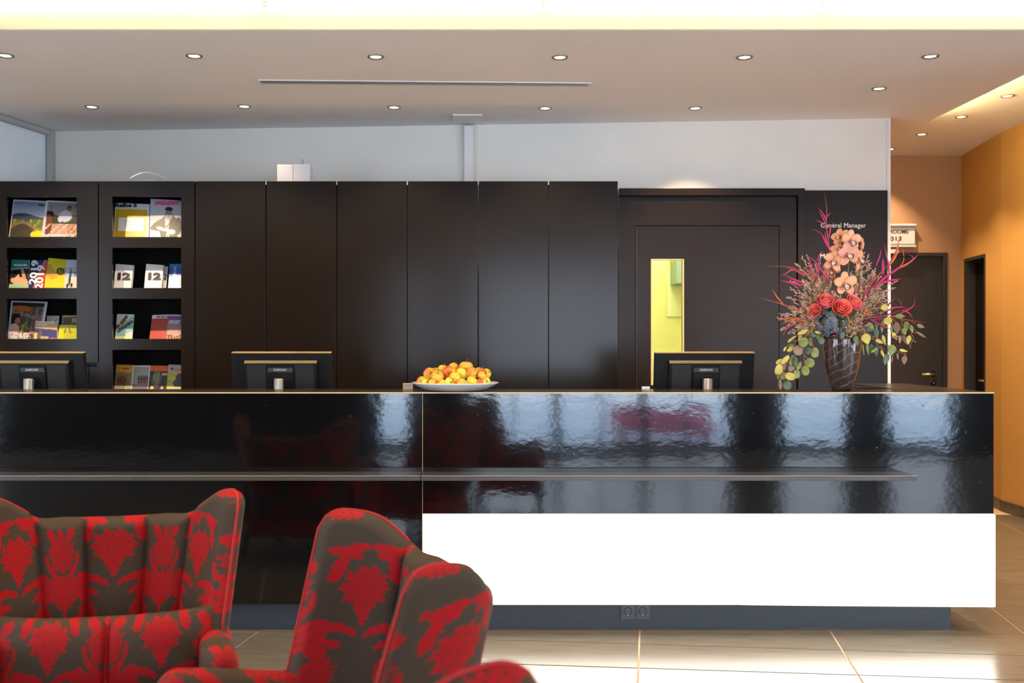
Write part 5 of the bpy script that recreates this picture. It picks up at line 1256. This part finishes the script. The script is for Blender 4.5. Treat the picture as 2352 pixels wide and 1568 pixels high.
for lab, bl in GR:
    r = empty('grass_branch', mouth, label=lab, cat='grass', group='dyed grass branches in the bouquet')
    for k, (mt, pts, w0) in enumerate(bl):
        m = MB(); f0 = -.07 if 'loop' not in lab else -.13
        blade(m, pts, w0*1.25, f0+.05 if k == 0 else f0*.6, f0*.6)
        o = m.build('stalk' if k == 0 else 'blade', mt, r, smooth=True); o.location = -mouth
# little red buds
rb = empty('red_berries', px_(1992, 720, -.11), label='two tiny orange-red blooms among the statice at the right', cat='flower')
m = MB()
for x, y in ((1988, 714), (1993, 722), (1985, 719), (1975, 668), (1880, 679)): m.ball(px_(x, y, -.09)-Vector(rb.location), .006, 7, 5, 1.2)
m.build('blooms', 'crimo', rb, smooth=True)
# eucalyptus
def leaf_mesh(w_, h_, pointed):
    vs = []; fs = []; n_, m_ = 10, 7
    for i in range(n_):
        t = i/(n_-1)
        ww = w_*math.sqrt(max(0, 1-(2*t-1)**2)) if not pointed else w_*1.05*math.sin(PI*t**.8)**.9*(1-.25*t)
        if t == 0 or t == 1: ww = max(ww, w_*.05)
        for j in range(m_):
            s = -1+2*j/(m_-1); vs.append((s*ww, .10*w_*s*s+.08*h_*math.sin(PI*t), -h_*2*t))
    for i in range(n_-1):
        for j in range(m_-1):
            a = i*m_+j; fs.append((a, a+1, a+m_+1, a+m_))
    return vs, fs
def eucalyptus(lab, stems, leaves, origin, scale, grp, pointed, seeds=()):
    r = empty('eucalyptus_branch', mouth, label=lab, cat='foliage', group=grp)
    for k, pts in enumerate(stems):
        m = MB(); P = [px_(origin[0]+x/scale, origin[1]+y/scale, o_) for x, y, o_ in pts]
        out = []; n_ = 14
        for i in range(n_+1):
            t = i/n_*(len(P)-1); q = min(int(t), len(P)-2); f_ = t-q; p0, p1, p2, p3 = P[max(q-1, 0)], P[q], P[q+1], P[min(q+2, len(P)-1)]
            out.append(.5*((2*p1)+(-p0+p2)*f_+(2*p0-5*p1+4*p2-p3)*f_**2+(-p0+3*p1-3*p2+p3)*f_**3))
        m.tube(out, [.0018*(1-.5*i/n_) for i in range(n_+1)], 5); o = m.build('twig', 'twig', r, smooth=True); o.location = -mouth
    for (x, y, w_, h_, ang_, mt, off) in leaves:
        c_ = px_(origin[0]+x/scale, origin[1]+y/scale, off); W = w_/scale*VD/F; H = h_/scale*VD/F
        vs, fs = leaf_mesh(W, H, pointed and w_ < h_*.95)
        me = MB().add([(a, b, z+H) for a, b, z in vs], fs).mesh('leaf')
        o = obj('leaf', me, mt, r, smooth=True); o.location = c_-mouth
        o.rotation_euler = (random.uniform(-.25, .25), math.radians(ang_), random.uniform(-.3, .3))
        s_ = o.modifiers.new('s', 'SOLIDIFY'); s_.thickness = .0008
    if seeds:
        m = MB()
        for x, y in seeds:
            for q in range(7): m.ball(px_(origin[0]+(x+random.uniform(-28, 28))/scale, origin[1]+(y+random.uniform(-28, 28))/scale, -.03+random.uniform(-.006, .006)), .0021, 5, 4)
        o = m.build('seed_capsules', 'twig', r, smooth=True); o.location = -mouth; o['kind'] = 'stuff'
EL = (1740, 740); sl_ = 8.71
eucalyptus('eucalyptus branch with round leaves drooping on the left, outermost', [[(1500, 250, -.02), (1100, 170, -.06), (820, 350, -.07), (620, 650, -.07), (630, 1050, -.07)], [(780, 370, -.07), (660, 390, -.07), (570, 520, -.07)], [(880, 260, -.07), (780, 280, -.07), (600, 380, -.07)], [(600, 780, -.07), (470, 1130, -.07), (470, 1330, -.07)], [(600, 1130, -.07), (560, 1160, -.06), (620, 1350, -.06)], [(620, 650, -.07), (540, 720, -.075), (430, 900, -.08)]],
 [(435, 945, 118, 96, 122, 'leafy', -.085), (555, 750, 50, 112, 222, 'leafy', -.08), (440, 790, 48, 80, 235, 'leafy', -.07), (655, 1085, 104, 78, 20, 'leafy', -.09), (600, 1262, 98, 94, 20, 'leafb', -.06), (455, 1245, 34, 112, -5, 'leafp', -.075), (515, 1070, 66, 78, 15, 'leaf', -.06), (690, 910, 70, 95, 25, 'leafp', -.055), (535, 880, 40, 72, 10, 'leafp', -.06), (665, 540, 84, 40, -28, 'leafy', -.075), (680, 470, 66, 36, -20, 'leaf', -.06), (685, 335, 22, 118, 57, 'leafy', -.075), (548, 530, 22, 52, 30, 'leafy', -.07), (420, 1090, 34, 52, 10, 'leaf', -.05)], EL, sl_, 'eucalyptus branches in the bouquet', False)
eucalyptus('eucalyptus branch with round leaves drooping on the left, nearer the vase', [[(1500, 250, -.03), (1150, 130, -.06), (1000, 250, -.08), (780, 520, -.08), (790, 1000, -.07)], [(1060, 300, -.06), (1110, 480, -.06), (1140, 600, -.06)], [(940, 480, -.07), (930, 650, -.07), (960, 950, -.07)], [(1320, 240, -.07), (1280, 330, -.07)], [(930, 660, -.07), (1000, 720, -.07), (1030, 800, -.07)]],
 [(925, 405, 102, 100, -20, 'leaf', -.10), (1280, 370, 62, 72, 5, 'leafb', -.08), (822, 562, 102, 108, 15, 'leafp', -.085), (1010, 575, 70, 80, 10, 'leafb', -.06), (1145, 605, 82, 108, 0, 'leaf', -.06), (1045, 815, 96, 102, -30, 'leaf', -.065), (955, 965, 80, 104, -5, 'leaf', -.06), (790, 1037, 82, 90, 5, 'leaf', -.07), (700, 760, 60, 120, 15, 'leaf', -.06), (770, 790, 55, 110, -8, 'leafb', -.065), (830, 870, 45, 90, 25, 'leaf', -.05), (1065, 390, 40, 98, -10, 'leaf', -.05), (1135, 235, 82, 62, -10, 'leafb', -.06), (1215, 200, 70, 30, 10, 'leafy', -.07), (1215, 290, 40, 60, -15, 'leaf', -.05), (900, 195, 112, 40, -25, 'leafy', -.08), (850, 320, 40, 80, 25, 'leafy', -.06)], EL, sl_, 'eucalyptus branches in the bouquet', False)
ER = (1960, 700); sr_ = 9.8
eucalyptus('seeded eucalyptus branch with pointed leaves hanging low at the right', [[(-200, 500, -.03), (100, 590, -.08), (380, 670, -.09), (560, 930, -.09), (690, 1040, -.09)], [(380, 760, -.09), (480, 770, -.09)], [(780, 900, -.07), (970, 1030, -.07), (1130, 1110, -.07)], [(430, 700, -.07), (600, 780, -.07), (780, 900, -.07)], [(90, 590, -.08), (-40, 700, -.09), (-100, 790, -.09)]],
 [(80, 800, 92, 116, 0, 'leafb', -.10), (295, 768, 112, 128, -14, 'leafy', -.11), (590, 825, 44, 116, -70, 'leafy', -.095), (865, 1020, 102, 126, 8, 'leaf', -.08), (740, 1225, 76, 140, 14, 'leafb', -.07), (1150, 1245, 66, 102, 0, 'leafp', -.07), (1130, 1030, 38, 106, -80, 'leafy', -.08), (1000, 1155, 26, 82, 0, 'leafp', -.06), (470, 1030, 36, 96, 60, 'leaf', -.09), (660, 1100, 32, 90, -22, 'leafy', -.09), (330, 1000, 36, 140, 0, 'leaf', -.06), (230, 1010, 14, 125, -2, 'leafy', -.05), (515, 1050, 62, 120, -10, 'leafb', -.06), (880, 1220, 20, 90, 15, 'leafp', -.05), (690, 790, 42, 118, -15, 'leafy', -.06), (400, 980, 50, 100, 5, 'leafb', -.04), (-250, 690, 66, 90, 10, 'leafb', -.10), (-120, 600, 62, 100, 0, 'leafb', -.09)], ER, sr_, 'eucalyptus branches in the bouquet', True, ((650, 990), (1170, 1120), (620, 950)))
eucalyptus('seeded eucalyptus branch with pointed leaves spreading at the right', [[(-200, 450, -.02), (300, 300, -.05), (860, 250, -.06), (1160, 380, -.06), (1280, 480, -.06), (1440, 610, -.06)], [(880, 300, -.06), (1070, 540, -.07), (1080, 680, -.07)], [(1310, 380, -.05), (1420, 430, -.06)], [(1290, 640, -.06), (1350, 750, -.06), (1260, 940, -.06)], [(880, 320, -.05), (880, 560, -.05)], [(1080, 360, -.05), (1110, 520, -.06)]],
 [(1250, 792, 64, 108, 5, 'leafy', -.08), (1145, 605, 62, 84, -22, 'leaf', -.08), (1052, 782, 42, 92, 3, 'leafp', -.08), (1520, 478, 52, 118, -76, 'leafp', -.06), (1530, 672, 30, 118, -55, 'leafp', -.06), (1050, 255, 62, 104, -90, 'leaf', -.07), (780, 365, 98, 92, 0, 'leafy', -.085), (520, 650, 68, 120, -12, 'leafb', -.07), (650, 500, 50, 150, 0, 'leaf', -.04), (935, 700, 56, 100, -30, 'leafy', -.07), (1160, 790, 56, 120, -28, 'leafp', -.05), (1200, 480, 76, 110, 0, 'leaf', -.03), (1315, 545, 48, 96, -8, 'leaf', -.06), (980, 520, 90, 140, 0, 'leafp', -.02), (700, 60, 90, 100, 80, 'leafy', -.05), (940, 720, 28, 90, 80, 'leafp', -.08), (400, 480, 60, 110, -35, 'leaf', -.07), (370, 570, 34, 110, 80, 'leafb', -.08), (860, 560, 30, 100, 0, 'leaf', -.05), (520, 470, 46, 100, -10, 'leafb', -.05), (480, 90, 60, 90, 60, 'leaf', -.03)], ER, sr_, 'eucalyptus branches in the bouquet', True, ((1400, 640), (1330, 800), (1280, 940), (760, 660), (1390, 830)))
# a few cut stems seen through the glass
cs = empty('cut_stems', low, label='green cut stems visible through the glass of the vase', cat='stems')
m = MB()
for k in range(12):
    a = random.uniform(0, 6.28); rr = random.uniform(.005, .035); b = random.uniform(0, 6.28)
    m.tube([(math.cos(a)*rr, math.sin(a)*rr, -.02), (math.cos(b)*.055, math.sin(b)*.055, vh-.06)], .003, 6)
m.build('stalks', 'gstem', cs, smooth=True)
